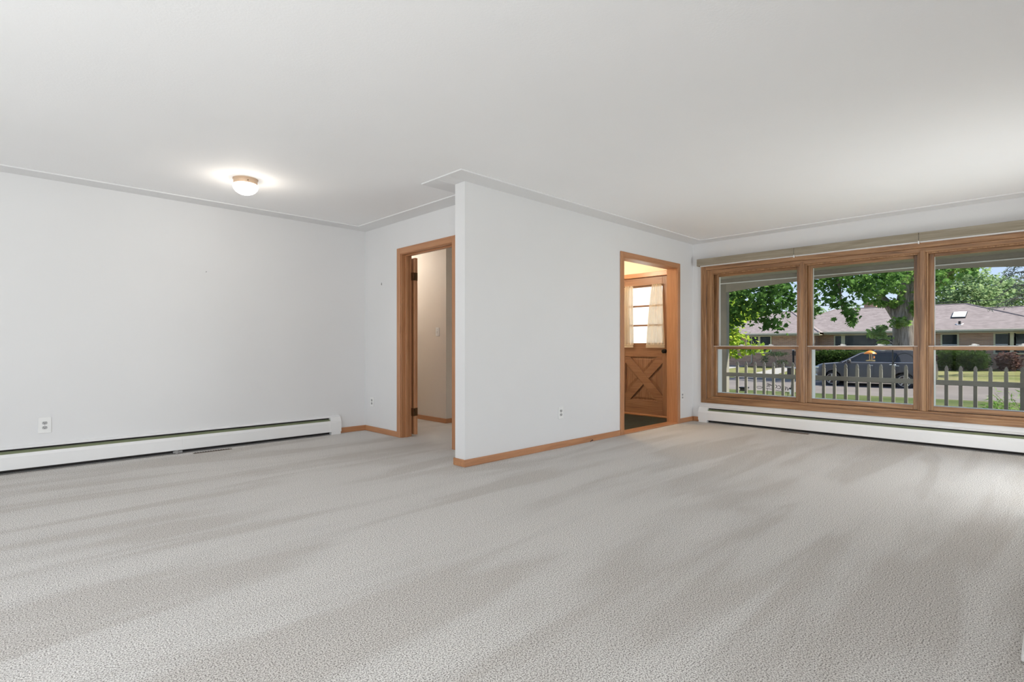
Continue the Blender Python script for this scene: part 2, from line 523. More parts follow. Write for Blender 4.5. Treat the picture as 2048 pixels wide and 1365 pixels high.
# hall and entry
S('wall_hall_end', MB().box(4.355, 4.475, 5.69, 7.2, 0, HC), M['hallwall'], 'beige hall wall seen through the open doorway', 'wall')
S('wall_hall_side', MB().box(4.475, 4.95, 5.69, 5.81, 0, HC), M['wall'], 'pale return wall at the right of the hall doorway', 'wall')
S('wall_hall_far', MB().box(XH + .12, 4.475, 7.2, 7.32, 0, HC), M['hallwall'], 'beige wall closing the far end of the hall', 'wall')
S('wall_hall_left', MB().box(XH, XH + .12, YL + .12, 7.32, 0, HC), M['hallwall'], 'beige hall wall beyond the open door', 'wall')
S('wall_entry', MB().box(4.95, 5.07, YQ, 5.5, 0, HC), M['foyerwall'], 'cream wall between hall and entry', 'wall')
S('wall_entry_back', MB().box(5.07, XW, 5.38, 5.5, 0, HC), M['foyerwall'], 'cream wall at the back of the entry', 'wall')
S('wall_entry_front', MB().box(XW - .012, XW, YQ, DY0 - .02, 0, HC).box(XW - .012, XW, DY1 + .02, 5.38, 0, HC).box(XW - .012, XW, DY0 - .02, DY1 + .02, 2.08, HC),
  M['foyerwall'], 'warm cream wall around and above the front door', 'wall')

S('sun_block_eave', MB().box(XB - .8, 8.2, -2.0, YR - .12, 2.46, 2.62), M['white_out'], 'added roof eave blocking the sun outside the right side wall', 'eave')  # added to keep the sun out of the right side openings
S('added_house_roof', MB().prism([(XB - .8, 2.62), (7.2, 2.62), (3.0, 4.4)], 'y', -2.0, 9.5), M['shingle'], 'added unseen hip roof over this house, cutting sky reflections', 'roof')  # added out of view to cut sky reflections on the parked car
# invented openings beside and behind the camera, glazed, to hold the fill lights
def added_opening(name, axis, a0, a1, z0, z1, p0, p1, label, bars):
    t = thing(name, ((a0 + a1) / 2, (p0 + p1) / 2, z0) if axis == 'x' else ((p0 + p1) / 2, (a0 + a1) / 2, z0), label, 'window', kind='structure')
    def bx(mb, u0, u1, q0, q1, v0, v1):
        return mb.box(u0, u1, q0, q1, v0, v1, .003) if axis == 'x' else mb.box(q0, q1, u0, u1, v0, v1, .003)
    mb = MB()
    w = .06
    bx(mb, a0, a0 + w, p0, p1, z0, z1); bx(mb, a1 - w, a1, p0, p1, z0, z1)
    bx(mb, a0 + w, a1 - w, p0, p1, z0, z0 + w); bx(mb, a0 + w, a1 - w, p0, p1, z1 - w, z1)
    for q in bars:
        bx(mb, q - .03, q + .03, p0, p1, z0 + w, z1 - w)
    mb.build('window_frame', M['win_z'], t)
    pm = (p0 + p1) / 2
    bx(MB(), a0 + w, a1 - w, pm - .003, pm + .003, z0 + w, z1 - w).build('pane', M['pane'], t)
    return t
added_opening('door_4', 'x', 4.6, 6.2, 0.0, 2.06, YR - .10, YR - .03, 'added glazed wooden side door for a fill light in the right side wall near the front corner', [5.4])
added_opening('window_5', 'x', -2.2, .2, .4, 2.08, YR - .10, YR - .03, 'added wood framed window for a fill light in the right side wall behind the camera', [-1.0])
added_opening('door_3', 'y', .6, 4.0, 0.0, 2.18, XB - .10, XB - .03, 'added wide glazed garden door for a fill light in the wall behind the camera', [1.73, 2.87])

# baseboards
bh, bt = .062, .013
hb = lambda ax: M['honey_' + ax]
S('baseboard_left', MB().box(2.965, XH, YL - bt, YL, 0, bh, .003), hb('x'), 'short honey wood baseboard between left heater and corner', 'baseboard')
S('baseboard_back', MB().box(XH - bt, XH, 5.218, YL - bt, 0, bh, .003), hb('y'), 'honey wood baseboard left of the hall doorway', 'baseboard')
mb = MB().box(XE - bt, 5.19, YP - bt, YP, 0, bh, .003).box(XE - bt, XE, YP, YQ, 0, bh, .003).box(XE - bt, XH, YQ, YQ + bt, 0, bh, .003)
S('baseboard_partition', mb, hb('x'), 'honey wood baseboard wrapped around the partition wall', 'baseboard')
S('baseboard_partition_right', MB().box(6.58, XW, YP - bt, YP, 0, bh, .003), hb('x'), 'short baseboard right of the entry doorway', 'baseboard')
S('baseboard_window', MB().box(XW - bt, XW, 3.405, YP - bt, 0, bh, .003), hb('y'), 'tiny baseboard piece in the corner by the window heater', 'baseboard')
S('baseboard_hall', MB().box(4.355 - bt, 4.355, 5.69 - bt, 7.2, 0, bh, .003).box(4.355, 4.95, 5.69 - bt, 5.69, 0, bh, .003), hb('y'), 'orange wood baseboard on the hall wall behind the doorway', 'baseboard')
S('baseboard_right', MB().box(6.22, XW - bt, YR, YR + bt, 0, bh, .003).box(XB + bt, 2.4, YR, YR + bt, 0, bh, .003), hb('x'), 'honey wood baseboard along the right side wall', 'baseboard')
S('baseboard_rear', MB().box(XB, XB + bt, YR, .55, 0, bh, .003).box(XB, XB + bt, 4.05, YL - .08, 0, bh, .003), hb('y'), 'honey wood baseboard behind the camera', 'baseboard')

# hall doorway: casing and jamb
t = thing('trim_1', (XH, 4.68, 0), 'honey wood casing and jamb of the hall doorway', 'door casing', kind='structure')
cw = .070
MB().box(XH - .016, XH, 5.148, 5.218, 0, 2.128, .004).build('casing_board', hb('z'), t)
MB().box(XH - .016, XH, 4.144, 4.214, 0, 2.128, .004).build('casing_board', hb('z'), t)
MB().box(XH - .0155, XH, 4.214, 5.148, 2.060, 2.128, .004).build('casing_board', hb('y'), t)
MB().box(XH - .002, XH + .135, 5.140, 5.162, 0, 2.066, .002).build('jamb', hb('z'), t)
MB().box(XH - .002, XH + .135, 4.20, 4.222, 0, 2.066, .002).build('jamb', hb('z'), t)
MB().box(XH - .002, XH + .135, 4.222, 5.140, 2.054, 2.082, .002).build('jamb', hb('y'), t)
MB().box(XH + .05, XH + .085, 5.128, 5.140, 0, 2.054, .002).build('door_stop', hb('z'), t)
MB().box(XH + .05, XH + .085, 4.222, 4.234, 0, 2.054, .002).build('door_stop', hb('z'), t)
MB().box(XH + .05, XH + .085, 4.234, 5.128, 2.042, 2.054, .002).build('door_stop', hb('y'), t)

# hall door folded back against the hall side of the wall
t = thing('door_1', (3.49, 5.6, .02), 'honey wood door swung fully open into the hall, only its hinge edge showing', 'door', kind='structure')
slab = MB().box(3.472, 3.510, 5.118, 5.995, .02, 2.035, .003).build('door_slab', hb('z'), t)
for zc in (.279, 1.821):
    hg = MB().box(3.4455, 3.4475, 5.100, 5.140, zc - .045, zc + .045).box(3.472, 3.508, 5.1155, 5.1185, zc - .045, zc + .045).box(3.436, 3.446, 5.1385, 5.1415, zc - .045, zc + .045)
    for q in range(5):
        hg.lathe([(.0075, zc - .045 + q * .018), (.0075, zc - .029 + q * .018)], (3.459, 5.113, 0), 12)
    hg.build('hinge', M['brass'], t)

# entry doorway: casing, lining, threshold
t = thing('trim_2', (5.89, YP, 0), 'honey wood casing and deep lining of the entry doorway', 'door casing', kind='structure')
MB().box(5.195, 5.264, YP - .016, YP, 0, 2.125, .004).build('casing_board', hb('z'), t)
MB().box(6.512, 6.578, YP - .016, YP, 0, 2.125, .004).build('casing_board', hb('z'), t)
MB().box(5.264, 6.512, YP - .0155, YP, 2.061, 2.125, .004).build('casing_board', hb('x'), t)
MB().box(5.243, 5.266, YP - .002, YQ + .016, 0, 2.063, .002).build('lining_board', hb('z'), t)
MB().box(6.510, 6.533, YP - .002, YQ + .016, 0, 2.063, .002).build('lining_board', hb('z'), t)
MB().box(5.266, 6.510, YP - .002, YQ + .016, 2.060, 2.082, .002).build('lining_board', hb('x'), t)
MB().box(5.266, 6.510, YP - .012, YQ + .012, 0, .014, .004).build('threshold', hb('x'), t)
MB().box(5.195, 5.264, YQ, YQ + .016, 0, 2.125, .004).build('casing_board', hb('z'), t)
MB().box(6.512, 6.578, YQ, YQ + .016, 0, 2.125, .004).build('casing_board', hb('z'), t)
MB().box(5.264, 6.512, YQ, YQ + .016, 2.061, 2.125, .004).build('casing_board', hb('x'), t)

# front door with crossbuck panel, glazed top
dw = lambda ax: M['door_' + ax]
t = thing('trim_4', (XW, 4.3, 0), 'fir casing around the front door', 'door casing', kind='structure')
MB().box(XW - .028, XW - .012, 3.815, 3.88, 0, 2.115, .003).build('casing_board', hb('z'), t)
MB().box(XW - .028, XW - .012, 4.73, 4.795, 0, 2.115, .003).build('casing_board', hb('z'), t)
MB().box(XW - .028, XW - .012, 3.88, 4.73, 2.050, 2.115, .003).build('casing_board', hb('y'), t)
MB().box(XW - .012, XO, 3.865, 3.885, 0, 2.065).box(XW - .012, XO, 4.725, 4.745, 0, 2.065).box(XW - .012, XO, 3.885, 4.725, 2.047, 2.065).build('jamb', hb('z'), t)
MB().box(XW - .03, XO + .04, 3.885, 4.725, -.004, .022, .004).build('sill', hb('y'), t)
t = thing('door_2', (6.985, 4.305, .024), 'wooden front door with crossbuck lower panel and curtained glass top', 'door', kind='structure')
X0, X1 = 6.962, 7.004
y0, y1 = 3.888, 4.722
sy0, sy1 = 3.990, 4.620
for a0, a1 in ((y0, sy0), (sy1, y1)):
    MB().box(X0, X1, a0, a1, .024, 2.044, .003).build('stile', dw('z'), t)
for z0_, z1_ in ((.024, .225), (.868, 1.075), (1.905, 2.044)):
    MB().box(X0, X1, sy0, sy1, z0_, z1_, .003).build('rail', dw('y'), t)
MB().box(X0 + .026, X1 - .008, sy0, sy1, .225, .868).build('panel', dw('z'), t)
# crossbuck arms as sheared bars
cy, cz = (sy0 + sy1) / 2, (.225 + .868) / 2
hw, hh = (sy1 - sy0) / 2, (.868 - .225) / 2
d = .086
def arm(sg, xf):
    p = [(-hw, -hh + d), (-hw, -hh), (-hw + d, -hh), (hw, hh - d), (hw, hh), (hw - d, hh)]
    return MB().prism([(cy + sg * q[0], cz + q[1]) for q in p], 'x', xf, X1 - .014)
arm(1, X0 + .001).build('crossbuck_arm', dw('y'), t)
for s_ in (0, 1):
    p = [(-hw, -hh + d), (-hw, -hh), (-hw + d, -hh), (-.005, -d), (-d, -.005)] if s_ == 0 else [(hw, hh - d), (hw, hh), (hw - d, hh), (.005, d), (d, .005)]
    MB().prism([(cy - q[0], cz + q[1]) for q in p], 'x', X0 + .0015, X1 - .014).build('crossbuck_arm', dw('y'), t)
# raised triangular fields
def tri(p):
    c = (sum(q[0] for q in p) / 3, sum(q[1] for q in p) / 3)
    o_ = [(cy + q[0], cz + q[1]) for q in p]
    i_ = [(cy + c[0] + (q[0] - c[0]) * .62, cz + c[1] + (q[1] - c[1]) * .62) for q in p]
    mb = MB()
    mb.add([(X0 + .026, *q) for q in o_] + [(X0 + .016, *q) for q in i_], [(3, 4, 5), (0, 1, 4, 3), (1, 2, 5, 4), (2, 0, 3, 5)])
    return mb
g_ = .012
for p in ([(-hw + d + g_, hh - g_), (hw - d - g_, hh - g_), (0, d + g_)], [(-hw + d + g_, -hh + g_), (hw - d - g_, -hh + g_), (0, -d - g_)],
          [(-hw + g_, -hh + d + g_), (-hw + g_, hh - d - g_), (-d - g_, 0)], [(hw - g_, -hh + d + g_), (hw - g_, hh - d - g_), (d + g_, 0)]):
    tri(p).build('triangular_field', dw('z'), t)
for z_ in (1.337, 1.625):
    MB().box(X0 + .008, X1 - .006, sy0, sy1, z_ - .013, z_ + .013, .003).build('muntin', dw('y'), t)
for z0_, z1_ in ((1.075, 1.324), (1.350, 1.612), (1.638, 1.905)):
    MB().box(X0 + .02, X0 + .024, sy0, sy1, z0_, z1_).build('pane', M['pane'], t)
kn = MB().lathe([(.030, 0), (.030, -.006), (.011, -.010), (.011, -.030), (.026, -.038), (.030, -.052), (.024, -.064), (.006, -.068)], (X0, 3.945, .955), 20, 'x').build('knob', M['blackmetal'], t, True)
MB().tube([(X0 - .022, sy0 - .03, 1.925), (X0 - .022, sy1 + .03, 1.925)], .005, 8).build('curtain_rod', M['brass'], t)
# the two sheer curtains hang on the rod
def curtain(name, yt0, yt1, yb0, yb1, label, folds):
    nU, nV = 60, 24
    vs_, fs_ = [], []
    for j in range(nV + 1):
        v_ = j / nV
        z_ = 1.935 + (1.045 - 1.935) * v_
        for i in range(nU + 1):
            u_ = i / nU
            ya = yt0 + (yt1 - yt0) * u_
            yb = yb0 + (yb1 - yb0) * u_
            s = v_ ** .7
            amp = .010 + .008 * v_
            vs_.append((6.930 - amp * math.sin(u_ * folds * 2 * math.pi + .6 * math.sin(v_ * 3)) - .004 * math.sin(u_ * 17 + v_ * 2), ya + (yb - ya) * s, z_))
    for j in range(nV):
        for i in range(nU):
            fs_.append((j * (nU + 1) + i, j * (nU + 1) + i + 1, (j + 1) * (nU + 1) + i + 1, (j + 1) * (nU + 1) + i))
    t = thing(name, (6.93, (yt0 + yt1) / 2, 1.0), label, 'curtain')
    MB().add(vs_, fs_).build('cloth', M['sheer'], t, 'all')
    mb = MB()                                             # lace hem: scallops with holes between threads
    n = 16
    for q in range(n):
        c_ = yb0 + (yb1 - yb0) * (q + .5) / n
        w_ = abs(yb1 - yb0) / n
        for r0, z_ in ((.5, 1.043), (.5, 1.028)):
            mb.tube([(6.918, c_ + w_ * r0 * math.cos(a), z_ - .012 + w_ * .55 * math.sin(a)) for a in [k_ * math.pi / 4 for k_ in range(9)]], .0022, 5)
    mb.tube([(6.918, yb0, 1.046), (6.918, yb1, 1.046)], .0035, 5)
    mb.build('lace_hem', M['lace'], t)
curtain('curtain', 4.65, 4.461, 4.65, 4.452, 'cream sheer curtain with lace hem at the left of the front door glass', 4)
curtain('curtain', 4.135, 3.985, 4.233, 3.932, 'wider cream sheer curtain spreading over the right of the front door glass', 5)
# storm door outside the front door
t = thing('storm_door', (7.10, 4.305, .02), 'white storm door outside the front door glass', 'door')
MB().box(7.085, 7.115, 3.888, 3.97, .024, 2.044, .003).build('stile', M['white_out'], t)
MB().box(7.085, 7.115, 4.64, 4.722, .024, 2.044, .003).build('stile', M['white_out'], t)
MB().box(7.085, 7.115, 3.97, 4.64, .024, .30, .003).build('rail', M['white_out'], t)
MB().box(7.085, 7.115, 3.97, 4.64, 1.96, 2.044, .003).build('rail', M['white_out'], t)
MB().box(7.098, 7.102, 3.97, 4.64, .30, 1.96).build('pane', M['pane'], t)

# ------------------------------------------------------------------ the triple window
ww = lambda ax: M['win_' + ax]
t = thing('trim_3', (XW, 1.55, .26), 'brown wood casing and mullions of the wide triple window', 'window casing', kind='structure')
MB().box(XW - .024, XW, 3.316, 3.392, .262, 2.125, .004).build('casing_board', ww('z'), t)
MB().box(XW - .024, XW, -.290, -.214, .262, 2.125, .004).build('casing_board', ww('z'), t)
MB().box(XW - .0235, XW, -.214, 3.316, 2.052, 2.125, .004).build('casing_board', ww('y'), t)
MB().box(XW - .0235, XW, -.214, 3.316, .262, .325, .004).build('casing_board', ww('y'), t)
ys = [2.701, 1.551, .401]
half = .546
MB().box(XW - .004, XO - .05, 3.247, 3.316, .325, 2.052, .003).build('jamb', ww('z'), t)
MB().box(XW - .004, XO - .05, -.214, -.145, .325, 2.052, .003).build('jamb', ww('z'), t)
MB().box(XW - .004, XO - .05, -.145, 3.247, 2.004, 2.052, .003).build('head_jamb', ww('y'), t)
MB().box(XW - .004, XO - .05, -.145, 3.247, .322, .352, .003).build('stool', ww('y'), t)
for ym in (2.126, .976):
    MB().box(XW - .010, XO - .05, ym - .029, ym + .029, .352, 2.004, .003).build('mullion', ww('z'), t)
    MB().box(XW - .018, XW - .010, ym - .020, ym + .020, .352, 2.03, .003).build('mullion_cover', ww('z'), t)

def unit(n_, yc, label):
    t = thing('window_%d' % n_, (7.03, yc, .352), label, 'window', kind='structure')
    a, b_ = yc - half, yc + half
    # parting stops
    MB().box(6.958, 6.981, a, a + .015, .352, 2.004, .003).box(6.958, 6.981, b_ - .015, b_, .352, 2.004, .003).box(6.958, 6.981, a + .015, b_ - .015, 1.989, 2.004, .003).build('inner_stop', ww('z'), t)
    st = .056
    # lower sash, towards the room
    lo = MB()
    f0, f1 = 6.984, 7.020
    lo.box(f0, f1, a + .003, a + st, .356, 1.026, .003).box(f0, f1, b_ - st, b_ - .003, .356, 1.026, .003)
    ls = lo.build('lower_sash', ww('z'), t)
    MB().box(f0 + .0005, f1, a + st, b_ - st, .356, .405, .003).build('rail', ww('y'), ls)
    MB().box(f0 + .0005, f1, a + st, b_ - st, .988, 1.026, .003).build('rail', ww('y'), ls)
    MB().box(f0 + .016, f0 + .020, a + st - .005, b_ - st + .005, .400, .985).build('pane', M['pane'], ls)
    MB().box(f0 + .002, f1 + .004, a + .004, b_ - .004, 1.0255, 1.031).build('rail_cap', M['white_out'], ls)
    for q in (-.18, .18):
        y_ = yc + q
        lk = MB().box(7.000, 7.026, y_ - .032, y_ + .032, 1.031, 1.038, .002).lathe([(.013, 1.038), (.013, 1.048), (.009, 1.051)], (7.013, y_, 0), 14)
        lk.prism([(y_ - .008, 1.044), (y_ + .010, 1.044), (y_ - .045, 1.036), (y_ - .048, 1.041), (y_ - .012, 1.053), (y_ + .008, 1.053)][::-1], 'x', 6.998, 7.010)
        lk.build('sash_lock', M['enamel'], ls)
    # upper sash, outside
    g0, g1 = 7.024, 7.060
    up = MB()
    up.box(g0, g1, a + .003, a + st, 1.000, 2.002, .003).box(g0, g1, b_ - st, b_ - .003, 1.000, 2.002, .003)
    us = up.build('upper_sash', ww('z'), t)
    MB().box(g0 + .0005, g1, a + st, b_ - st, 1.960, 2.002, .003).build('rail', ww('y'), us)
    MB().box(g0 + .0005, g1, a + st, b_ - st, 1.000, 1.030, .003).build('rail', ww('y'), us)
    MB().box(g0 + .016, g0 + .020, a + st - .005, b_ - st + .005, 1.025, 1.965).build('pane', M['pane'], us)
    wt = MB().box(g1, g1 + .012, b_ - st - .004, b_ - .01, 1.0, 2.0).box(g1, g1 + .012, a + .01, a + st + .004, 1.0, 2.0).box(g1, g1 + .012, a + st + .004, b_ - st - .004, 1.0, 1.034)
    wt.build('storm_strip', M['white_out'], us)
    # white outer sash channel and sloping sill
    ex = MB()
    ex.box(7.022, XO + .012, b_ - st + .001, b_ - .001, .352, .998).box(7.022, XO + .012, a + .001, a + .03, .352, .998)
    ex.box(7.074, XO + .012, b_ - .034, b_ - .001, 1.0, 2.003).box(7.074, XO + .012, a + .001, a + .034, 1.0, 2.003)
    ex.box(7.022, XO + .05, a + .031, b_ - st, .352, .401)
    ex.box(7.074, XO + .012, a + .035, b_ - .035, 1.985, 2.003)
    ex.build('outer_frame', M['white_out'], t)
    return t
unit(1, ys[0], 'double hung window at the left of the triple window, nearest the entry doorway')
unit(2, ys[1], 'middle double hung window of the triple window')
unit(3, ys[2], 'double hung window at the right end of the triple window, cut by the picture edge')

# valance over the window
t = thing('window_valance', (6.914, 1.55, 2.09), 'long taupe blind valance mounted above the triple window', 'valance')
for a0, a1 in ((2.20, 3.424), (1.00, 2.197), (-.40, .997)):
    MB().box(6.874, 6.884, a0, a1, 2.113, 2.205, .002).build('fabric_panel', M['valance'], t)
MB().box(6.884, XW, 3.412, 3.424, 2.113, 2.205).build('end_return', M['valance'], t)
MB().box(6.884, XW, -.40, 3.412, 2.198, 2.204).build('top_board', M['valance'], t)
for a0, a1 in ((2.205, 3.385), (1.006, 2.192), (-.38, .992)):
    MB().box(6.892, 6.930, a0, a1, 2.103, 2.116, .002).build('headrail', M['enamel'], t)
for y_ in (2.199, .999):
    MB().box(6.872, 6.888, y_ - .006, y_ + .006, 2.088, 2.118, .001).build('rail_clip', M['enamel'], t)

# ------------------------------------------------------------------ baseboard heaters
def heater(along, a0, a1, wall, caps, seams, label, element=True):
    """along 'x' (wall is a y plane) or 'y' (wall is an x plane); the body lies on the low side of the wall"""
    def P(u, q, z):
        return (u, wall - q, z) if along == 'x' else (wall - q, u, z)
    t = thing('baseboard_heater', P((a0 + a1) / 2, .035, 0), label, 'heater')
    def strip(prof, u0, u1):
        mb = MB(); n = len(prof)
        vs_ = [P(u0, *p) for p in prof] + [P(u1, *p) for p in prof]
        mb.add(vs_, [tuple(range(n)), tuple(range(n, 2 * n))] + [(i, (i + 1) % n, n + (i + 1) % n, n + i) for i in range(n)])
        return mb
    strip([(0, .012), (.004, .012), (.004, .205), (.034, .199), (.035, .194), (.038, .195), (.038, .201), (.006, .214), (0, .214)], a0, a1).build('back_panel', M['enamel'], t)
    b0 = a0 + (.12 if caps[0] else 0); b1 = a1 - (.12 if caps[1] else 0)
    strip([(.012, .176), (.016, .178), (.050, .150), (.046, .147)], b0, b1).build('damper', M['damper'], t)
    cuts = [b0] + seams + [b1]
    for i in range(len(cuts) - 1):
        g0 = 0 if i == 0 else .0003
        strip([(.054, .158), (.058, .160), (.066, .134), (.066, .036), (.060, .032), (.060, .040), (.062, .042), (.062, .133)], cuts[i] + g0, cuts[i + 1] - .0003).build('front_cover', M['enamel'], t)
    for q, cap in enumerate(caps):
        if not cap: continue
        u0, u1 = ((a0 - .004, a0 + .12) if q == 0 else (a1 - .12, a1 + .004))
        strip([(0, .030), (.0675, .030), (.0675, .135), (.0585, .163), (.037, .200), (.006, .2155), (0, .2155)], u0, u1).build('end_cap', M['enamel'], t)
        strip([(.005, .0), (.060, .0), (.060, .030), (.005, .030)], u0 + .006, u1 - .004).build('end_foot', M['enamel'], t)
    strip([(.004, .002), (.0055, .002), (.0055, .200), (.004, .200)], a0, a1).build('gap_shade_backing', M['dark'], t)  # near-black sheet paints in the shadow gap above the damper
    c0, c1 = P(b0, .032, .085), P(b1, .032, .085)
    MB().tube([c0, c1], .011, 10).build('pipe', M['brass'], t)
    strip([(.010, .055), (.056, .055), (.056, .118), (.010, .118)], b0 + .05, b1 - .05).build('fin_bank', M['dark'], t)
    return t
h1 = heater('x', XB + .2, 2.955, YL, (True, True), [-1.1, 1.332], 'long white baseboard heater along the left wall')
MB().box(1.255, 1.335, YL - .070, YL - .045, .004, .028, .004).box(1.275, 1.30, YL - .075, YL - .06, .0, .034, .003).build('support_bracket', M['fin'], h1)
h2 = heater('y', -.35, 3.405, XW, (True, True), [1.457], 'long white baseboard heater under the triple window')

# floor registers
def register(name, x0, x1, y0, y1, label):
    t = thing(name, ((x0 + x1) / 2, (y0 + y1) / 2, 0), label, 'floor register')
    MB().box(x0, x1, y0, y1, .0, .005, .002).build('frame', M['register'], t)
    lx = (x1 - x0) > (y1 - y0)
    n = 14
    for i in range(n):
        if lx:
            a = x0 + .012 + (x1 - x0 - .024) * i / n
            MB().box(a, a + (x1 - x0 - .024) / n * .55, y0 + .008, y1 - .008, .005, .008).build('slat', M['dark'], t)
        else:
            a = y0 + .012 + (y1 - y0 - .024) * i / n
            MB().box(x0 + .008, x1 - .008, a, a + (y1 - y0 - .024) / n * .55, .005, .008).build('slat', M['register'], t)
register('floor_register', 1.40, 1.74, 5.755, 5.790, 'dark narrow floor register in the carpet before the left heater')
register('floor_register', 6.800, 6.855, 2.02, 2.33, 'brown narrow floor register in the carpet before the window heater')

# ------------------------------------------------------------------ outlets, switch
def outlet(axis, u, z, plane, w, h, label, sw=False):
    """plate on plane; axis 'y': plate faces -y at y=plane; axis 'x': faces -x at x=plane"""
    def bx(mb, u0, u1, q0, q1, z0, z1, bev=0):
        return mb.box(u0, u1, plane - q1, plane - q0, z0, z1, bev) if axis == 'y' else mb.box(plane - q1, plane - q0, u0, u1, z0, z1, bev)
    loc = (u, plane, z - h / 2) if axis == 'y' else (plane, u, z - h / 2)
    t = thing('light_switch' if sw else 'wall_outlet', loc, label, 'light switch' if sw else 'outlet')
    bx(MB(), u - w / 2, u + w / 2, 0, .007, z - h / 2, z + h / 2, .003).build('cover_plate', M['plastic'], t)
    if sw:
        bx(MB(), u - .005, u + .005, .007, .018, z - .012, z + .010, .002).build('toggle', M['plastic'], t)
        for s in (-1, 1):
            MB().lathe([(.003, .007), (.003, .0085)] if 0 else [(.0035, -.0085), (.0035, -.006)], (plane, u, z + s * .030) if axis == 'x' else (u, plane, z + s * .030), 10, 'x' if axis == 'x' else 'y').build('screw', M['fin'], t)
        return t
    for s in (-1, 1):
        zc = z + s * .0195
        pr = []
        for i in range(16):
            a = 2 * math.pi * i / 16
            pr.append((u + .0175 * math.cos(a), zc + max(-.0125, min(.0125, .0165 * math.sin(a)))))
        sk = MB().prism(pr, axis, plane - .0095, plane - .006).build('socket', M['socket'], t)
        for dx, hh_ in ((-.0065, .008), (.0065, .0065)):
            bx(MB(), u + dx - .0014, u + dx + .0014, .0094, .0102, zc + .001 - hh_ / 2 + .002, zc + .001 + hh_ / 2 + .002).build('slot', M['slot'], sk)
        pr2 = [(u + .0028 * math.cos(2 * math.pi * i / 10), zc - .0075 + .0028 * math.sin(2 * math.pi * i / 10)) for i in range(10)]
        MB().prism(pr2, axis, plane - .0102, plane - .0094).build('slot', M['slot'], sk)
    MB().lathe([(.003, -.0085), (.003, -.006)], (u, plane, z) if axis == 'y' else (plane, u, z), 8, axis).build('screw', M['fin'], t)
    return t
outlet('y', .341, .365, YL, .086, .132, 'white wall outlet with oversized plate on the left wall above the heater')
outlet('x', 5.778, .357, XH, .075, .118, 'white wall outlet left of the hall doorway')
outlet('y', 4.143, .353, YP, .075, .122, 'white wall outlet low on the partition wall')
outlet('y', 6.652, .358, YP, .072, .118, 'white wall outlet in the corner between entry doorway and window')
outlet('x', 5.875, 1.222, 4.355, .075, .118, 'white light switch on the beige hall wall', True)

NX, NZ = 1.553, 1.765
# picture nail left in the wall, cable stub
t = thing('picture_nail', (XH, 5.562, 1.74), 'small nail left in the wall beside the hall doorway', 'nail')
MB().tube([(XH + .002, 5.562, 1.752), (XH - .012, 5.562, 1.758)], .0022, 8).build('shank', M['fin'], t)
MB().box(XH - .004, XH - .001, 5.556, 5.568, 1.745, 1.775, .001).build('hanger_plate', M['fin'], t)
t = thing('picture_nail', (NX, YL, NZ), 'small nail left in the middle of the long left wall', 'nail')
MB().tube([(NX, YL + .002, NZ), (NX, YL - .012, NZ + .004)], .0022, 8).build('shank', M['fin'], t)
MB().lathe([(.0045, -.013), (.0045, -.0115)], (NX, YL, NZ + .004), 8, 'y').build('head', M['fin'], t)
t = thing('cable_stub', (4.62, YP - .03, 0), 'short black cable stub rising from the carpet at the partition baseboard', 'cable')
MB().tube([(4.618, YP - .020, -.01), (4.619, YP - .022, .008), (4.623, YP - .026, .016), (4.630, YP - .030, .018)], .0035, 8).build('cable', M['cable'], t, True)
MB().tube([(4.629, YP - .0295, .018), (4.639, YP - .035, .019)], .0055, 10).build('plug_end', M['blackmetal'], t, True)

# hearth slab whose corner shows at the right picture edge
t = thing('hearth', (3.4, -.24, 0), 'white raised hearth slab peeking in at the right picture edge', 'hearth')
MB().box(2.43, 4.45, YR, .070, .0, .008).build('shadow_gap_base', M['dark'], t)  # dark colour stands in for the shadow gap under the slab
MB().box(2.38, 4.50, YR, .080, .008, .030, .004).build('slab', M['hearth'], t)

# ------------------------------------------------------------------ ceiling lamp
LX, LY = 1.555, 4.800
t = thing('ceiling_lamp', (LX, LY, HC - .15), 'small lit dome ceiling lamp with tan ring', 'ceiling lamp')
MB().lathe([(.0, HC), (.098, HC), (.098, HC - .006), (.092, HC - .012), (.092, HC - .040), (.0885, HC - .046), (.084, HC - .046), (.084, HC - .010)], (LX, LY, 0), 40).build('ring', M['tan'], t, True)
pr = [(.092, HC - .040)]
pr = [(.0875, HC - .044), (.097, HC - .052)] + [(.099 * math.cos(a), HC - .058 - .075 * math.sin(a)) for a in [R(q) for q in (4, 15, 28, 42, 55, 68, 80, 87)]]
MB().lathe(pr, (LX, LY, 0), 40).build('glass_dome', M['opal'], t, True)
for q in range(3):
    a = q * 2.1 + .4
    MB().lathe([(.004, 0), (.005, .004), (.003, .010)], (LX + .093 * math.cos(a), LY + .093 * math.sin(a), HC - .034), 8).build('thumbscrew', M['brass'], t)
bulb = light('lamp_glow', 'POINT', (LX, LY, HC - .165), 5, (1.0, .90, .78), size=.06)

# warm lamps of entry and hall, out of the picture
def flush_lamp(x, y, label, w, col_):
    t = thing('ceiling_lamp', (x, y, HC - .12), label, 'ceiling lamp')
    MB().lathe([(.0, HC), (.12, HC), (.12, HC - .02), (.11, HC - .03)], (x, y, 0), 32).build('ring', M['tan'], t, True)
    MB().lathe([(.11, HC - .03)] + [(.125 * math.cos(R(q)), HC - .04 - .06 * math.sin(R(q))) for q in (3, 20, 40, 60, 75, 86)], (x, y, 0), 32).build('glass_dome', M['opal'], t, True)
    light('lamp_glow', 'POINT', (x, y, HC - .20), w, col_, size=.08)
flush_lamp(6.0, 4.6, 'lit dome ceiling lamp inside the entry', 30, (1.0, .83, .62))
flush_lamp(3.72, 6.75, 'lit dome ceiling lamp inside the hall', 13, (1.0, .96, .90))

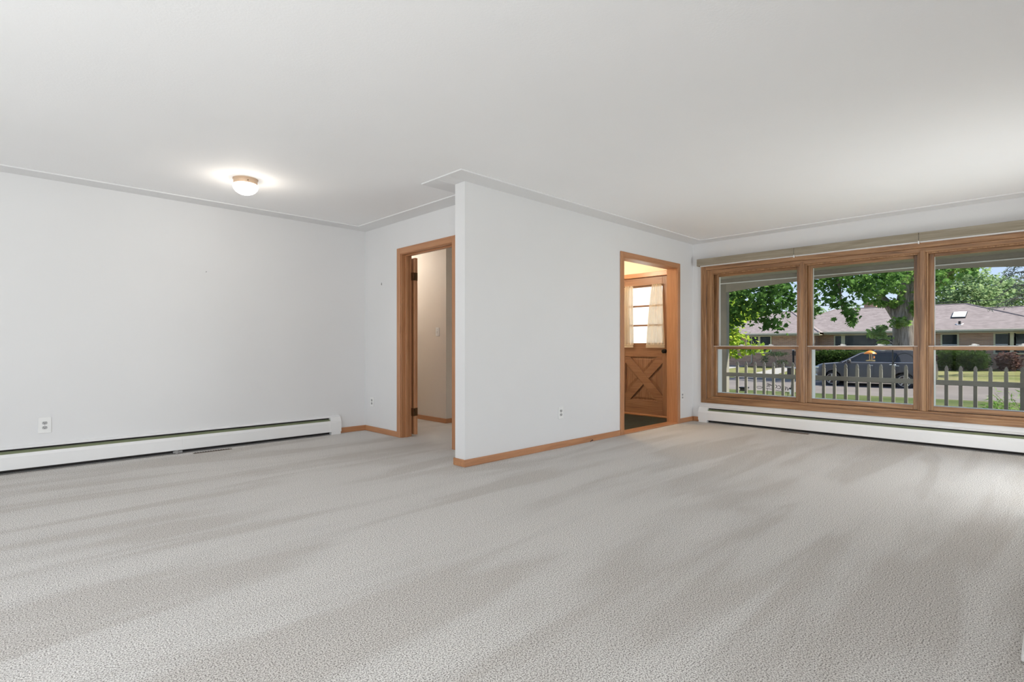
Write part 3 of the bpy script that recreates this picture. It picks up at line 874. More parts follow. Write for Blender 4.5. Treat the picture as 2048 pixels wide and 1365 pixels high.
# ------------------------------------------------------------------ outside: ground
def gz(x, y):
    if x < 8.5: z = -.35
    elif x < 23.2: z = -.35 + (-.80 + .35) * (x - 8.5) / 14.7
    elif x < 31.8: z = -.90
    elif x < 46: z = -.78 + (.30) * (x - 31.8) / 14.2
    else: z = -.46
    return z - (.010 * (y - 5) if x > 20 else 0.010 * (y - 5) * max(0, (x - 9) / 11))

def ground(name, x0, x1, y0, y1, nx, ny, m_, label, cat, dz=0.0, kind='structure'):
    xs = np.linspace(x0, x1, nx + 1); ys_ = np.linspace(y0, y1, ny + 1)
    vs_ = [(x, y, gz(min(max(x, x0 + 1e-3), x1 - 1e-3), y) + dz) for y in ys_ for x in xs]
    fs_ = [(j * (nx + 1) + i, j * (nx + 1) + i + 1, (j + 1) * (nx + 1) + i + 1, (j + 1) * (nx + 1) + i) for j in range(ny) for i in range(nx)]
    return S(name, MB().add(vs_, fs_), m_, label, cat)
ground('front_lawn', 8.31, 23.2, -30, 45, 12, 20, M['grass'], 'green front lawn between the picket fence and the street', 'lawn')
ground('street', 23.2, 31.9, -60, 90, 2, 20, M['asphalt'], 'pale grey asphalt street', 'street')
ground('far_lawn', 31.8, 46.5, -60, 90, 10, 30, M['grass2'], 'dry yellowish lawn across the street', 'lawn')
ground('back_lots', 46.4, 200, -150, 250, 2, 2, M['grass2'], 'grass lots behind the brick house', 'lawn', -.05)
def curb(name, x0, x1, zt, label):
    mb = MB()
    za, zb = zt - .010 * (-65), zt - .010 * 85
    for x_a, x_b in ((x0, x1),):
        mb.add([(x_a, -60, za - .3), (x_b, -60, za - .3), (x_b, -60, za), (x_a, -60, za), (x_a, 90, zb - .3), (x_b, 90, zb - .3), (x_b, 90, zb), (x_a, 90, zb)],
               [(0, 1, 2, 3), (4, 7, 6, 5), (0, 4, 5, 1), (1, 5, 6, 2), (2, 6, 7, 3), (3, 7, 4, 0)])
    mb.v = [tuple(q) for q in mb.v]
    S(name, mb, M['curb'], label, 'curb')
curb('near_curb', 23.15, 23.4, -.835, 'concrete curb on the near side of the street')
curb('far_curb', 31.6, 32.0, -.77, 'concrete curb on the far side of the street')
def path(name, pts, w, label):
    vs_, fs_ = [], []
    n = len(pts)
    for i, (x, y) in enumerate(pts):
        w_ = w[i] if isinstance(w, list) else w
        for s in (-1, 1):
            vs_.append((x, y + s * w_ / 2, gz(x, y) + .03))
    fs_ = [(2 * i, 2 * i + 1, 2 * i + 3, 2 * i + 2) for i in range(n - 1)]
    S(name, MB().add(vs_, fs_), M['concrete'], label, 'path')
path('walkway', [(32.0, 12.3), (34, 12.9), (36.5, 13.3), (39.5, 13.7), (42.5, 14.1), (45, 14.3)], [2.6, 2.0, 1.5, 1.4, 1.4, 1.4], 'concrete front walk crossing the neighbour lawn')
path('driveway', [(32.0, 19.5), (38, 20.0), (46, 20.5)], 5.0, 'concrete driveway at the left end of the brick house')

# ------------------------------------------------------------------ porch
S('porch_slab', MB().box(XO, 8.31, -3.5, 5.3, -.4, -.14), M['concrete'], 'concrete porch slab under the triple window', 'porch floor')
pc = S('porch_ceiling', MB().box(XO, 8.7, -3.5, 3.95, 2.085, 2.30), M['taupe'], 'taupe painted porch ceiling above the triple window', 'porch ceiling')
for i in range(8):
    MB().box(XO + .02 + i * .128, XO + .02 + i * .128 + .122, -3.4, 3.93, 2.068, 2.086, .003).build('ceiling_board', M['taupe'], pc)
# white outbuilding wall left of the porch
S('wall_garage', MB().box(XO + .01, 9.9, 5.3, 5.5, -.4, 2.6), M['white_out'], 'white painted side wall beyond the front door', 'wall')
# arched beam
t = thing('porch_beam', (8.22, 1.67, 1.86), 'taupe porch beam with a shallow arched lower edge', 'beam')
def arc_z(y): return 1.975 - .110 * ((y - 1.67) / 1.92) ** 2
n = 28
ysb = [3.60 - (3.60 + .26) * i / n for i in range(n + 1)]
mb = MB()
for i in range(n):
    a, b_ = ysb[i + 1], ysb[i]
    mb.prism([(a, arc_z(a)), (b_, arc_z(b_)), (b_, 2.002), (a, 2.002)], 'x', 8.20, 8.235)
mb.build('arched_fascia', M['taupe'], t)
MB().box(8.186, 8.26, -3.4, 3.92, 1.998, 2.012, .003).build('ledge_moulding', M['white_out'], t)
MB().box(8.20, 8.29, -3.4, 3.92, 2.012, 2.085).build('header', M['taupe'], t)
def porch_post(y0_, label):
    t = thing('porch_post', (8.25, y0_ + .05, -.14), label, 'post', 'porch posts')
    MB().box(8.20, 8.30, y0_, y0_ + .105, -.14, 1.998, .004).build('shaft', M['fence'], t)
    MB().box(8.188, 8.312, y0_ - .012, y0_ + .117, -.14, -.02, .004).build('plinth', M['fence'], t)
porch_post(3.593, 'square taupe porch post at the left end of the picket fence')
porch_post(-.365, 'square taupe porch post at the right end of the picket fence')

# picket fence
t = thing('picket_fence', (8.22, 1.6, -.14), 'taupe picket fence with pointed rounded tops along the porch edge', 'fence')
def picket_mesh():
    w_, sh, tp = .0175, .735, .795
    right = [(w_, -.08), (w_, sh - .012), (w_ - .005, sh - .004), (w_ - .005, sh + .002), (w_, sh + .010), (w_ * .92, sh + .026), (w_ * .62, sh + .044), (w_ * .28, sh + .056), (0, tp)]
    return right + [(-x, z) for x, z in right[-2::-1]]
first = None
i = 0
y_ = 3.434
while y_ > -.24:
    if first is None:
        first = MB().prism([(y_ + p[0], p[1]) for p in picket_mesh()], 'x', 8.208, 8.238).build('picket', M['fence'], t)
    else:
        c = first.copy(); C.objects.link(c); c.parent = t
        c.location = first.location + Vector((0, y_ - 3.434, 0))
        WL[c.name] = wloc(first) + Vector((0, y_ - 3.434, 0))
    y_ -= .132
MB().box(8.176, 8.208, -.26, 3.593, .562, .622, .003).build('rail', M['fence'], t)
MB().box(8.176, 8.208, -.26, 3.593, .02, .08, .003).build('rail', M['fence'], t)

# ------------------------------------------------------------------ garden hook, feeder, sign, lantern
t = thing('shepherd_hook', (10.0, 1.775, gz(10, 1.8)), 'black iron garden hook with two curved arms behind the fence', 'garden hook')
g0 = gz(10, 1.775)
MB().tube([(10, 1.775, g0 - .1), (10, 1.775, .5), (10, 1.775, 1.04)], .0085, 8).build('pole', M['blackmetal'], t, True)
MB().tube([(10, 1.905 - .13 * math.cos(a), 1.03 + .105 * math.sin(a)) for a in [R(q) for q in range(0, 181, 12)]] + [(10, 2.035, .985), (10, 2.045, .965), (10, 2.062, .965), (10, 2.068, .985)], .007, 8).build('arm', M['blackmetal'], t, True)
MB().tube([(10, 1.775, .70), (10, 1.765, .76), (10, 1.745, .82)] + [(10, 1.625 - .110 * math.cos(a), .835 + .085 * math.sin(a)) for a in [R(q) for q in range(200, -1, -12)]][::-1][:-2][::-1] + [], .006, 8).build('arm', M['blackmetal'], t, True)
for s in (-1, 1):
    MB().box(9.985, 10.015, 1.775 + s * .012, 1.775 + s * .042, .735, .747, .003).build('clamp', M['chrome'], t)
t = thing('bird_feeder', (10.0, 2.07, .76), 'orange roofed bird feeder hanging from the iron hook', 'bird feeder')
MB().lathe([(.088, .913), (.086, .906), (.078, .922), (.045, .946), (.012, .962), (.004, .968)], (10, 2.072, 0), 24).build('roof', M['orange'], t, True)
MB().tube([(10, 2.066, .965), (10, 2.072, .99), (10, 2.060, .975)], .003, 6).build('hanger', M['blackmetal'], t)
for s in (-.018, .012):
    MB().tube([(10, 2.072 + s * .8, .925), (10, 2.066 + s, .800)], .0065, 8).build('post', M['pale_wood'], t)
MB().lathe([(.012, .790), (.060, .792), (.064, .806), (.060, .806), (.056, .798), (.010, .798)], (10, 2.066, 0), 20).build('tray', M['pale_wood'], t, True)
MB().box(9.99, 10.01, 2.010, 2.028, .835, .87, .003).build('perch_block', M['orange'], t)

# wire sign facing the street: it reads backwards from the room
SX, SY, SZ = 11.6, 4.02, .10
t = thing('welcome_sign', (SX, SY, gz(SX, SY)), 'black wire WELCOME sign on stakes facing the street, seen from behind', 'sign')
def txt(body, size, loc, rot, parent, m_, name, ext=.004):
    cu = bpy.data.curves.new(name, 'FONT')
    cu.body = body; cu.size = size; cu.extrude = ext; cu.align_x = 'CENTER'; cu.align_y = 'BOTTOM'; cu.offset = .0
    tmp = bpy.data.objects.new(name + '_tmp', cu); C.objects.link(tmp)
    bpy.context.view_layer.update()
    me = bpy.data.meshes.new_from_object(tmp)
    bpy.data.objects.remove(tmp)
    me.materials.append(m_)
    o = bpy.data.objects.new(name, me); C.objects.link(o)
    o.parent = parent
    o.location = Vector(loc) - wloc(parent)
    o.rotation_euler = rot
    WL[o.name] = Vector(loc)
    return o
# text plane faces +x; its line climbs towards +y (left in the picture)
txt('WELCOME', .105, (SX, SY - .02, SZ + .028), (R(90), R(-9), R(90)), t, M['blackmetal'], 'lettering')
bar = []
for i in range(15):
    q = -.30 + .60 * i / 14
    bar.append((SX, SY + q, SZ + .016 + q * .155))
lp = [(SX, SY + .30 + .06 - .06 * math.cos(a), SZ + .062 + .022 * math.sin(a)) for a in [R(q) for q in range(0, 361, 30)]]
MB().tube(bar + lp, .0045, 6).build('scroll_bar', M['blackmetal'], t, True)
for q in (-.2, .2):
    MB().tube([(SX, SY + q, gz(SX, SY) - .05), (SX, SY + q, SZ + .016 + q * .155)], .005, 6).build('stake', M['blackmetal'], t)
LXg, LYg = 11.5, 3.72
t = thing('garden_lantern', (LXg, LYg, gz(LXg, LYg)), 'small white stake lantern with black pointed cap beside the wire sign', 'lantern')
MB().tube([(LXg, LYg, gz(LXg, LYg) - .05), (LXg, LYg, .06)], .006, 6).build('stake', M['blackmetal'], t)
MB().lathe([(.026, .055), (.034, .06), (.034, .155), (.028, .165)], (LXg, LYg, 0), 16).build('body', M['white_out'], t, True)
MB().lathe([(.040, .163), (.036, .172), (.014, .20), (.009, .25), (.003, .265)], (LXg, LYg, 0), 16).build('cap', M['blackmetal'], t, True)
# curbside bits
def pedestal(x, y, w_, h_, m1_, m2_, label):
    g = gz(x, y) - .02
    t = thing('yard_pedestal', (x, y, g), label, 'pedestal')
    MB().box(x - w_ / 2, x + w_ / 2, y - w_ / 2, y + w_ / 2, g, g + h_, .01).build('body', m1_, t)
    MB().box(x - w_ * .65, x + w_ * .65, y - w_ * .65, y + w_ * .65, g + h_, g + h_ + .05, .012).build('cap', m2_, t)
pedestal(33, 10.78, .20, .60, M['brown'], M['binlid'], 'short brown pedestal with tan cap on the neighbour lawn beside the walk')
pedestal(33, 10.35, .20, .58, M['blackmetal'], M['white_out'], 'short black pedestal with white cap next to the brown one')
pedestal(22.2, 9.0, .24, .13, M['brown'], M['blackmetal'], 'low dark valve box in the grass near the street edge')
g = gz(32.6, 10.45)
t = thing('lamp_post', (32.6, 10.45, g), 'slim black lamp post with white top across the street', 'lamp post')
MB().tube([(32.6, 10.45, g), (32.6, 10.45, .80)], .045, 10).build('pole', M['blackmetal'], t)
MB().lathe([(.05, .80), (.07, .83), (.07, .92), (.03, .96)], (32.6, 10.45, 0), 12).build('globe', M['white_out'], t, True)

# ------------------------------------------------------------------ parked car
def car():
    xc, g = 30.27, -.91
    yf, yr = 8.56, 3.72                                    # nose, tail
    wf, wr = 7.666, 4.78                                   # axles
    t = thing('parked_car', (xc, 6.2, g), 'dark grey sport utility car parked across the street', 'car')
    hwid = .96
    # side profile of the lower body: (y, z)
    prof = [(8.40, .30), (8.54, .42), (8.57, .62), (8.55, .84), (8.46, .99), (8.25, 1.06), (7.75, 1.115), (7.35, 1.15),
            (6.0, 1.18), (4.6, 1.20), (3.95, 1.20), (3.76, 1.13), (3.72, .85), (3.74, .48), (3.86, .32)]
    def arch(yc, r=.42):
        return [(yc + r * math.cos(a), .36 + r * math.sin(a)) for a in [R(q) for q in (186, 165, 140, 115, 90, 65, 40, 15, -6)]]
    poly = prof + [(4.30, .30)] + arch(wr)[0:0]
    low = [(3.86, .32)] + [p for p in arch(wr)] + [(5.4, .28), (7.0, .28)] + [p for p in arch(wf)]
    poly = prof[:-1] + low
    # loft across width: rounded shoulders
    secs = [(-hwid, .93, .05), (-hwid + .02, .975, .02), (-hwid + .10, 1.0, 0), (-.6, 1.0, -.01), (-.3, 1.0, -.02), (0, 1.0, -.025), (.3, 1.0, -.02), (.6, 1.0, -.01), (hwid - .10, 1.0, 0), (hwid - .02, .975, .02), (hwid, .93, .05)]
    bm = bmesh.new()
    rings = []
    ymid = 6.15
    for (x, s, dzz) in secs:
        ring = []
        for (y, z) in poly:
            yy = ymid + (y - ymid) * (1 - (1 - s) * .3)
            kf = max(0, min(1, (y - 7.7) / .8)); kr = max(0, min(1, (4.4 - y) / .6))
            yy += -.42 * kf * kf * (abs(x) / hwid) ** 3 + .22 * kr * kr * (abs(x) / hwid) ** 3
            zz = z - (dzz if z > .9 else 0)
            if abs(x) < .9 and z < .75 and .29 < z and (abs(y - wf) < .43 or abs(y - wr) < .43):
                pass
            ring.append(bm.verts.new((xc + x, yy, g + zz)))
        rings.append(ring)
    n = len(poly)
    for a_, b_ in zip(rings[:-1], rings[1:]):
        for i in range(n):
            bm.faces.new((a_[i], a_[(i + 1) % n], b_[(i + 1) % n], b_[i]))
    bm.faces.new(rings[0]); bm.faces.new(rings[-1][::-1])
    bmesh.ops.triangulate(bm, faces=[f_ for f_ in bm.faces if len(f_.verts) > 4])
    bm.verts.index_update()
    mb = MB(); mb.add([v_.co[:] for v_ in bm.verts], [[v_.index for v_ in f_.verts] for f_ in bm.faces]); bm.free()
    body = mb.build('body', M['car'], t, True)
    # greenhouse: belt loop to roof loop
    belt = [(7.42, 1.135), (6.9, 1.16), (4.2, 1.19), (3.84, 1.18)]
    roof = [(6.50, 1.63), (6.05, 1.715), (4.6, 1.73), (4.05, 1.66)]
    mb = MB()
    vs_, fs_ = [], []
    for sgn in (-1, 1):
        for (y, z) in belt: vs_.append((xc + sgn * .90, y, g + z))
        for (y, z) in roof: vs_.append((xc + sgn * .66, y, g + z))
    for o_ in (0, 8):
        fs_ += [(o_ + 0, o_ + 1, o_ + 5, o_ + 4), (o_ + 1, o_ + 2, o_ + 6, o_ + 5), (o_ + 2, o_ + 3, o_ + 7, o_ + 6)]
    fs_ += [(4, 5, 13, 12), (5, 6, 14, 13), (6, 7, 15, 14), (0, 4, 12, 8), (3, 11, 15, 7), (0, 8, 9, 1), (1, 9, 10, 2), (2, 10, 11, 3)]
    mb.add(vs_, fs_).build('cabin', M['car'], t, True)
    # side windows on the slanted cabin side
    def side(sgn, y, z, out=.006):
        f_ = (z - 1.17) / (1.71 - 1.17)
        return (xc + sgn * (.90 - .24 * f_ + out), y, g + z)
    for sgn in (-1, 1):
        for pl in ([(7.08, 1.19), (6.44, 1.585), (6.08, 1.645), (5.98, 1.20)], [(5.90, 1.20), (5.98, 1.65), (5.05, 1.66), (4.90, 1.21)], [(4.82, 1.215), (4.96, 1.655), (4.55, 1.645), (4.12, 1.46), (4.08, 1.24)]):
            mb = MB()
            p1 = [side(sgn, *q) for q in pl]; p2 = [side(sgn, *q, out=-.02) for q in pl]
            k_ = len(pl)
            mb.add(p1 + p2, [tuple(range(k_)), tuple(range(k_, 2 * k_))] + [(i, (i + 1) % k_, k_ + (i + 1) % k_, k_ + i) for i in range(k_)])
            mb.build('side_window', M['carglass'], t)
        MB().tube([side(sgn, 7.05, 1.175, .012), side(sgn, 4.1, 1.20, .012)], .010, 6).build('belt_trim', M['chrome'], t)
        MB().tube([side(sgn, 7.22, 1.16, .010), side(sgn, 6.50, 1.605, .010), side(sgn, 6.05, 1.675, .010)], .016, 6).build('pillar_trim', M['chrome'], t)
        MB().tube([(xc + sgn * .62, 6.0, g + 1.72), (xc + sgn * .62, 5.9, g + 1.765), (xc + sgn * .62, 4.5, g + 1.775), (xc + sgn * .62, 4.3, g + 1.73)], .018, 6).build('roof_rail', M['chrome'], t, True)
        mr = MB().box(xc + sgn * .93, xc + sgn * 1.12, 6.84, 6.98, g + 1.16, g + 1.31, .03).build('mirror', M['car'], t, True)
        MB().box(xc + sgn * .95, xc + sgn * 1.11, 6.985, 6.995, g + 1.22, g + 1.30).build('mirror_cap', M['chrome'], mr)
        for yh in (5.98, 4.98):
            MB().box(xc + sgn * .955, xc + sgn * .985, yh - .02, yh + .16, g + 1.03, g + 1.06, .006).build('door_handle', M['chrome'], t)
        for yd in (6.95, 5.93, 4.86):
            MB().box(xc + sgn * .957, xc + sgn * .963, yd - .006, yd + .006, g + .36, g + 1.06).build('door_gap', M['slot'], t)
        MB().box(xc + sgn * .94, xc + sgn * .985, 5.2, 7.15, g + .26, g + .34, .01).build('sill_trim', M['rubber'], t)
        MB().box(xc + sgn * .955, xc + sgn * .972, 5.25, 7.1, g + .46, g + .475).build('side_moulding', M['chrome'], t)
        MB().box(xc + sgn * .52, xc + sgn * .80, 8.24, 8.45, g + .82, g + .96, .03).build('headlamp', M['chrome'], t)
        MB().box(xc + sgn * .55, xc + sgn * .72, 8.30, 8.50, g + .46, g + .55, .02).build('fog_lamp', M['chrome'], t)
        for yw in (wf, wr):
            wx = xc + sgn * .82
            w = MB().lathe([(.245, -.04), (.245, -.10), (.335, -.11), (.36, -.085), (.365, 0), (.36, .085), (.335, .11), (.245, .10), (.245, .04)], (wx, yw, g + .365), 32, 'x').build('wheel', M['rubber'], t, True)
            r_ = MB().tube([(wx + sgn * .095, yw + .236 * math.cos(2 * math.pi * q / 32), g + .365 + .236 * math.sin(2 * math.pi * q / 32)) for q in range(33)], .016, 6)
            for q in range(5):
                a = 2 * math.pi * q / 5 + .3
                ca, sa = math.cos(a), math.sin(a)
                def pt(r0, w0): return (yw + r0 * ca - w0 * sa, g + .365 + r0 * sa + w0 * ca)
                r_.prism([pt(.04, -.035), pt(.24, -.022), pt(.24, .022), pt(.04, .035)], 'x', wx + sgn * .075, wx + sgn * .105)
            r_.lathe([(.05, -.02), (.05, .03), (.03, .04)], (wx + sgn * .078, yw, g + .365), 16, 'x')
            r_.build('rim', M['rim'], w, True)
            MB().lathe([(.235, -.012), (.235, .012)], (wx + sgn * .05, yw, g + .365), 24, 'x').build('brake_disc', M['brown'], w)
    ws = MB()
    ws.add([(xc - .82, 7.30, g + 1.20), (xc + .82, 7.30, g + 1.20), (xc + .63, 6.60, g + 1.585), (xc - .63, 6.60, g + 1.585)], [(0, 1, 2, 3)])
    ws.v = [(x, y + .02, z + .015) for x, y, z in ws.v]
    ws.build('windscreen', M['carglass'], t)
    MB().box(xc - .42, xc + .42, 8.46, 8.575, g + .60, g + .86, .03).build('grille', M['chrome'], t)
    MB().box(xc - .70, xc + .70, 3.80, 3.93, g + 1.25, g + 1.55, .02).build('rear_glass', M['carglass'], t)
car()

# ------------------------------------------------------------------ brick house across the street
HXW = 46.0
t = thing('brick_house', (50, 9, -.5), 'single storey brick house with brown hip roof across the street', 'house')
MB().box(HXW, 56, -3.5, 12.9, -.7, 2.0).build('brick_wall', M['brick'], t)
MB().box(HXW - 1.0, 56, 12.9, 20.5, -.7, 2.0).build('brick_wall', M['brick'], t)
MB().box(52, 60, -9, 3.2, -.7, 2.0).build('brick_wall', M['brick'], t)
def roof(x0, x1, y0_, y1_, ze, zr, r0, r1, name='roof', rx_=None):
    """hip roof; ridge runs along y from r0 to r1"""
    xm = rx_ if rx_ else (x0 + x1) / 2
    v_ = [(x0, y0_, ze), (x1, y0_, ze), (x1, y1_, ze), (x0, y1_, ze), (xm, r0, zr), (xm, r1, zr)]
    mb = MB().add(v_, [(0, 3, 5, 4), (1, 4, 5, 2), (0, 4, 1), (3, 2, 5), (0, 1, 2, 3)])
    o = mb.build(name, M['shingle'], t)
    cap = MB()
    for a, b_ in ((4, 5), (0, 4), (3, 5), (1, 4), (2, 5)):
        cap.tube([v_[a], v_[b_]], .055, 6)
    cap.build('ridge_cap', M['shingle'], o)
    return o
rf = roof(45.4, 56.6, -.9, 17.0, 2.10, 4.13, 4.6, 13.0, rx_=51.0)
rl = roof(44.4, 56.2, 12.4, 21.2, 2.06, 4.05, 16.2, 17.2, rx_=50.0)
roof(51, 60.6, -9.6, 9.0, 2.1, 4.02, -4.0, 3.9, rx_=55.5)
roof(50.6, 54.5, 2.0, 9.0, 3.2, 4.12, 4.9, 6.2, rx_=52.2)
def gut(x, ya, yb, z):
    MB().box(x - .10, x, ya, yb, z - .12, z + .02, .015).build('gutter', M['gutter'], t)
    MB().box(x, HXW + .02 if x > 44.9 else HXW - .98, ya, yb, z - .16, z - .12).build('soffit', M['gutter'], t)
    MB().box(x + .0, x + .03, ya, yb, z - .20, z - .06).build('fascia', M['olive'], t)
gut(45.4, -.9, 12.4, 2.10)
gut(44.4, 12.4, 21.2, 2.04)
def house_window(x, ya, yb, z0_, z1_, bars=(), mid=True, fw=.10):
    f_ = MB().box(x - .06, x + .02, ya - fw, yb + fw, z0_ - fw, z1_ + fw * .6, .01).build('window', M['olive'], t)
    edges = [ya] + [q for b_ in bars for q in (b_ - .10, b_ + .10)] + [yb]
    for i in range(0, len(edges), 2):
        MB().box(x - .075, x - .055, edges[i], edges[i + 1], z0_, z1_).build('pane', M['darkglass'], f_)
        if mid:
            MB().box(x - .09, x - .07, edges[i], edges[i + 1], (z0_ + z1_) / 2 - .10, (z0_ + z1_) / 2 - .06).build('sash_bar', M['white_out'], f_)
house_window(45.0, 16.13, 17.95, .55, 1.80, (17.0,))
house_window(46.0, 11.37, 11.76, .62, 1.80, (), False)
house_window(46.0, 8.84, 11.11, .62, 1.83, (), False)
house_window(46.0, 8.05, 8.62, .62, 1.80)
house_window(46.0, 4.62, 5.39, .62, 1.80)
house_window(46.0, 2.14, 2.73, .62, 1.81)
house_window(46.0, 1.20, 1.78, .62, 1.81)
MB().box(45.93, 46.0, 8.62, 8.84, .55, 1.95).box(45.93, 46.0, 11.11, 11.37, .55, 1.95).box(45.94, 46.0, 1.78, 2.14, .5, 1.9).build('window_trim', M['olive'], t)
MB().tube([(44.85, 17.6, 1.9), (44.95, 17.6, 1.7), (44.95, 17.6, -.3), (44.6, 17.6, -.4)], .05, 8).build('downpipe', M['gutter'], t)
MB().box(44.93, 45.0, 13.0, 14.5, .30, .62, .02).build('wall_vent', M['brown'], t)
ch = MB().box(51.6, 52.4, 10.28, 11.12, 3.4, 4.70, .02).build('chimney', M['brick'], t)
MB().box(51.52, 52.48, 10.2, 11.2, 4.70, 4.82, .02).build('chimney_cap', M['concrete'], ch)
# skylight on the slope
sl = (4.13 - 2.10) / 5.6
def on_roof(x, y, up=0.0): return (x, y, 2.10 + (x - 45.4) * sl + up)
sk = MB()
a = [on_roof(47.75, 4.36), on_roof(47.75, 5.12), on_roof(49.0, 5.12), on_roof(49.0, 4.36)]
b_ = [on_roof(47.75, 4.36, .07), on_roof(47.75, 5.12, .07), on_roof(49.0, 5.12, .07), on_roof(49.0, 4.36, .07)]
sk.add(a + b_, [(3, 2, 1, 0), (0, 1, 5, 4), (1, 2, 6, 5), (2, 3, 7, 6), (3, 0, 4, 7), (4, 5, 6, 7)])
so = sk.build('skylight', M['blackmetal'], t)
sp_ = MB()
sp_.add([on_roof(47.85, 4.385, .08), on_roof(47.85, 5.095, .08), on_roof(48.97, 5.095, .08), on_roof(48.97, 4.385, .08)], [(0, 1, 2, 3)])
sp_.build('skylight_pane', M['white_out'], so)
MB().tube([on_roof(46.55, 4.55, -.05), on_roof(46.55, 4.55, .20)], .07, 12).build('vent_pipe', M['blackmetal'], t)
MB().tube([on_roof(46.55, 4.36, .02), on_roof(46.35, 4.45, .02), on_roof(46.35, 4.65, .02), on_roof(46.55, 4.74, .02)], .03, 6).build('vent_flashing', M['white_out'], t)

# ------------------------------------------------------------------ foliage
MAPLE = [(0, 0), (.18, .06), (.45, -.02), (.34, .22), (.62, .42), (.38, .46), (.40, .66), (.16, .60), (0, 1.0),
         (-.16, .60), (-.40, .66), (-.38, .46), (-.62, .42), (-.34, .22), (-.45, -.02), (-.18, .06)]
OVAL = [(0, 0), (.30, .32), (.26, .70), (0, 1.0), (-.26, .70), (-.30, .32)]
BLADE = [(0, 0), (.09, .35), (0, 1.0), (-.09, .35)]
def leaves(centres, size, shape, droop=.5, jitter=.35):
    """one mesh of leaf shapes at the given points"""
    P_ = np.array(shape); n = len(P_); m_ = len(centres)
    ang = rng.uniform(0, 2 * np.pi, m_); tilt = rng.normal(droop, .45, m_); roll = rng.normal(0, .7, m_)
    s = size * (1 + rng.uniform(-jitter, jitter, m_))
    # leaf axis points outwards and down
    ax = np.stack([np.cos(ang) * np.cos(tilt), np.sin(ang) * np.cos(tilt), -np.sin(tilt)], 1)
    side_ = np.stack([-np.sin(ang), np.cos(ang), np.zeros(m_)], 1)
    up = np.cross(side_, ax)
    side_ = side_ * np.cos(roll)[:, None] + up * np.sin(roll)[:, None]
    v_ = centres[:, None, :] + (P_[None, :, 0, None] * side_[:, None, :] + P_[None, :, 1, None] * ax[:, None, :]) * s[:, None, None]
    # slight fold along the midrib
    nrm = np.cross(side_, ax)
    v_ = v_ + (np.abs(P_[None, :, 0, None]) * .35) * nrm[:, None, :] * s[:, None, None]
    faces = [tuple(range(i * n, i * n + n)) for i in range(m_)]
    mb = MB(); mb.v = v_.reshape(-1, 3).tolist(); mb.f = faces
    return mb
def build_leaves(name, mb, m_, parent, stuff=True):
    a = np.array(mb.v); o0 = Vector((a[:, 0].mean(), a[:, 1].mean(), a[:, 2].min()))
    me = bpy.data.meshes.new(name)
    me.from_pydata((a - np.array(o0)).tolist(), [], mb.f); me.update()
    me.materials.append(m_)
    o = bpy.data.objects.new(name, me); C.objects.link(o)
    o.parent = parent; o.location = o0 - wloc(parent); WL[o.name] = o0
    if stuff: o['kind'] = 'stuff'
    return o
def blob(c, r, n, shell=.35):
    d_ = rng.normal(size=(n, 3)); d_ /= np.linalg.norm(d_, axis=1)[:, None]
    rad = (shell + (1 - shell) * rng.uniform(0, 1, n) ** .5)[:, None]
    return np.array(c) + d_ * rad * np.array(r)
def spray(c, r, n, k_=14):
    """leaves bunched into twigs inside an ellipsoid"""
    cs = blob(c, r, max(1, n // k_), .1)
    out = []
    for q in cs:
        out.append(q + rng.normal(size=(k_, 3)) * np.array([.15, .15, .13]) * min(1.3, max(.7, 1.6 * min(r))))
    return np.concatenate(out)

# near maple: trunk out of sight at the left, boughs reach across the yard
t = thing('maple_tree', (13.6, 9.0, gz(13.6, 9)), 'dark leaved maple whose boughs hang into the tops of the windows', 'tree')
MB().tube([(13.6, 9.0, -.7), (13.55, 9.0, 1.2), (13.4, 8.9, 2.6), (13.1, 8.4, 4.2)], [.34, .28, .24, .15], 12).build('trunk', M['bark'], t, True)
boughs = [[(13.5, 8.95, 2.4), (13.2, 7.4, 3.0), (13.0, 6.0, 2.95), (13.0, 5.0, 2.55), (13.0, 4.4, 2.1)],
          [(13.4, 8.9, 2.6), (13.6, 6.8, 3.4), (13.8, 4.6, 3.25), (14.0, 3.0, 3.0), (14.1, 1.8, 2.85)],
          [(13.5, 8.95, 2.2), (12.7, 7.2, 2.4), (12.5, 6.0, 2.05), (12.5, 5.4, 1.8)],
          [(13.9, 3.6, 3.1), (13.9, 3.5, 2.6), (13.9, 3.45, 2.1), (13.9, 3.4, 1.75)]]
for b_ in boughs:
    MB().tube(b_, .055, 8, .012).build('bough', M['bark'], t, True)
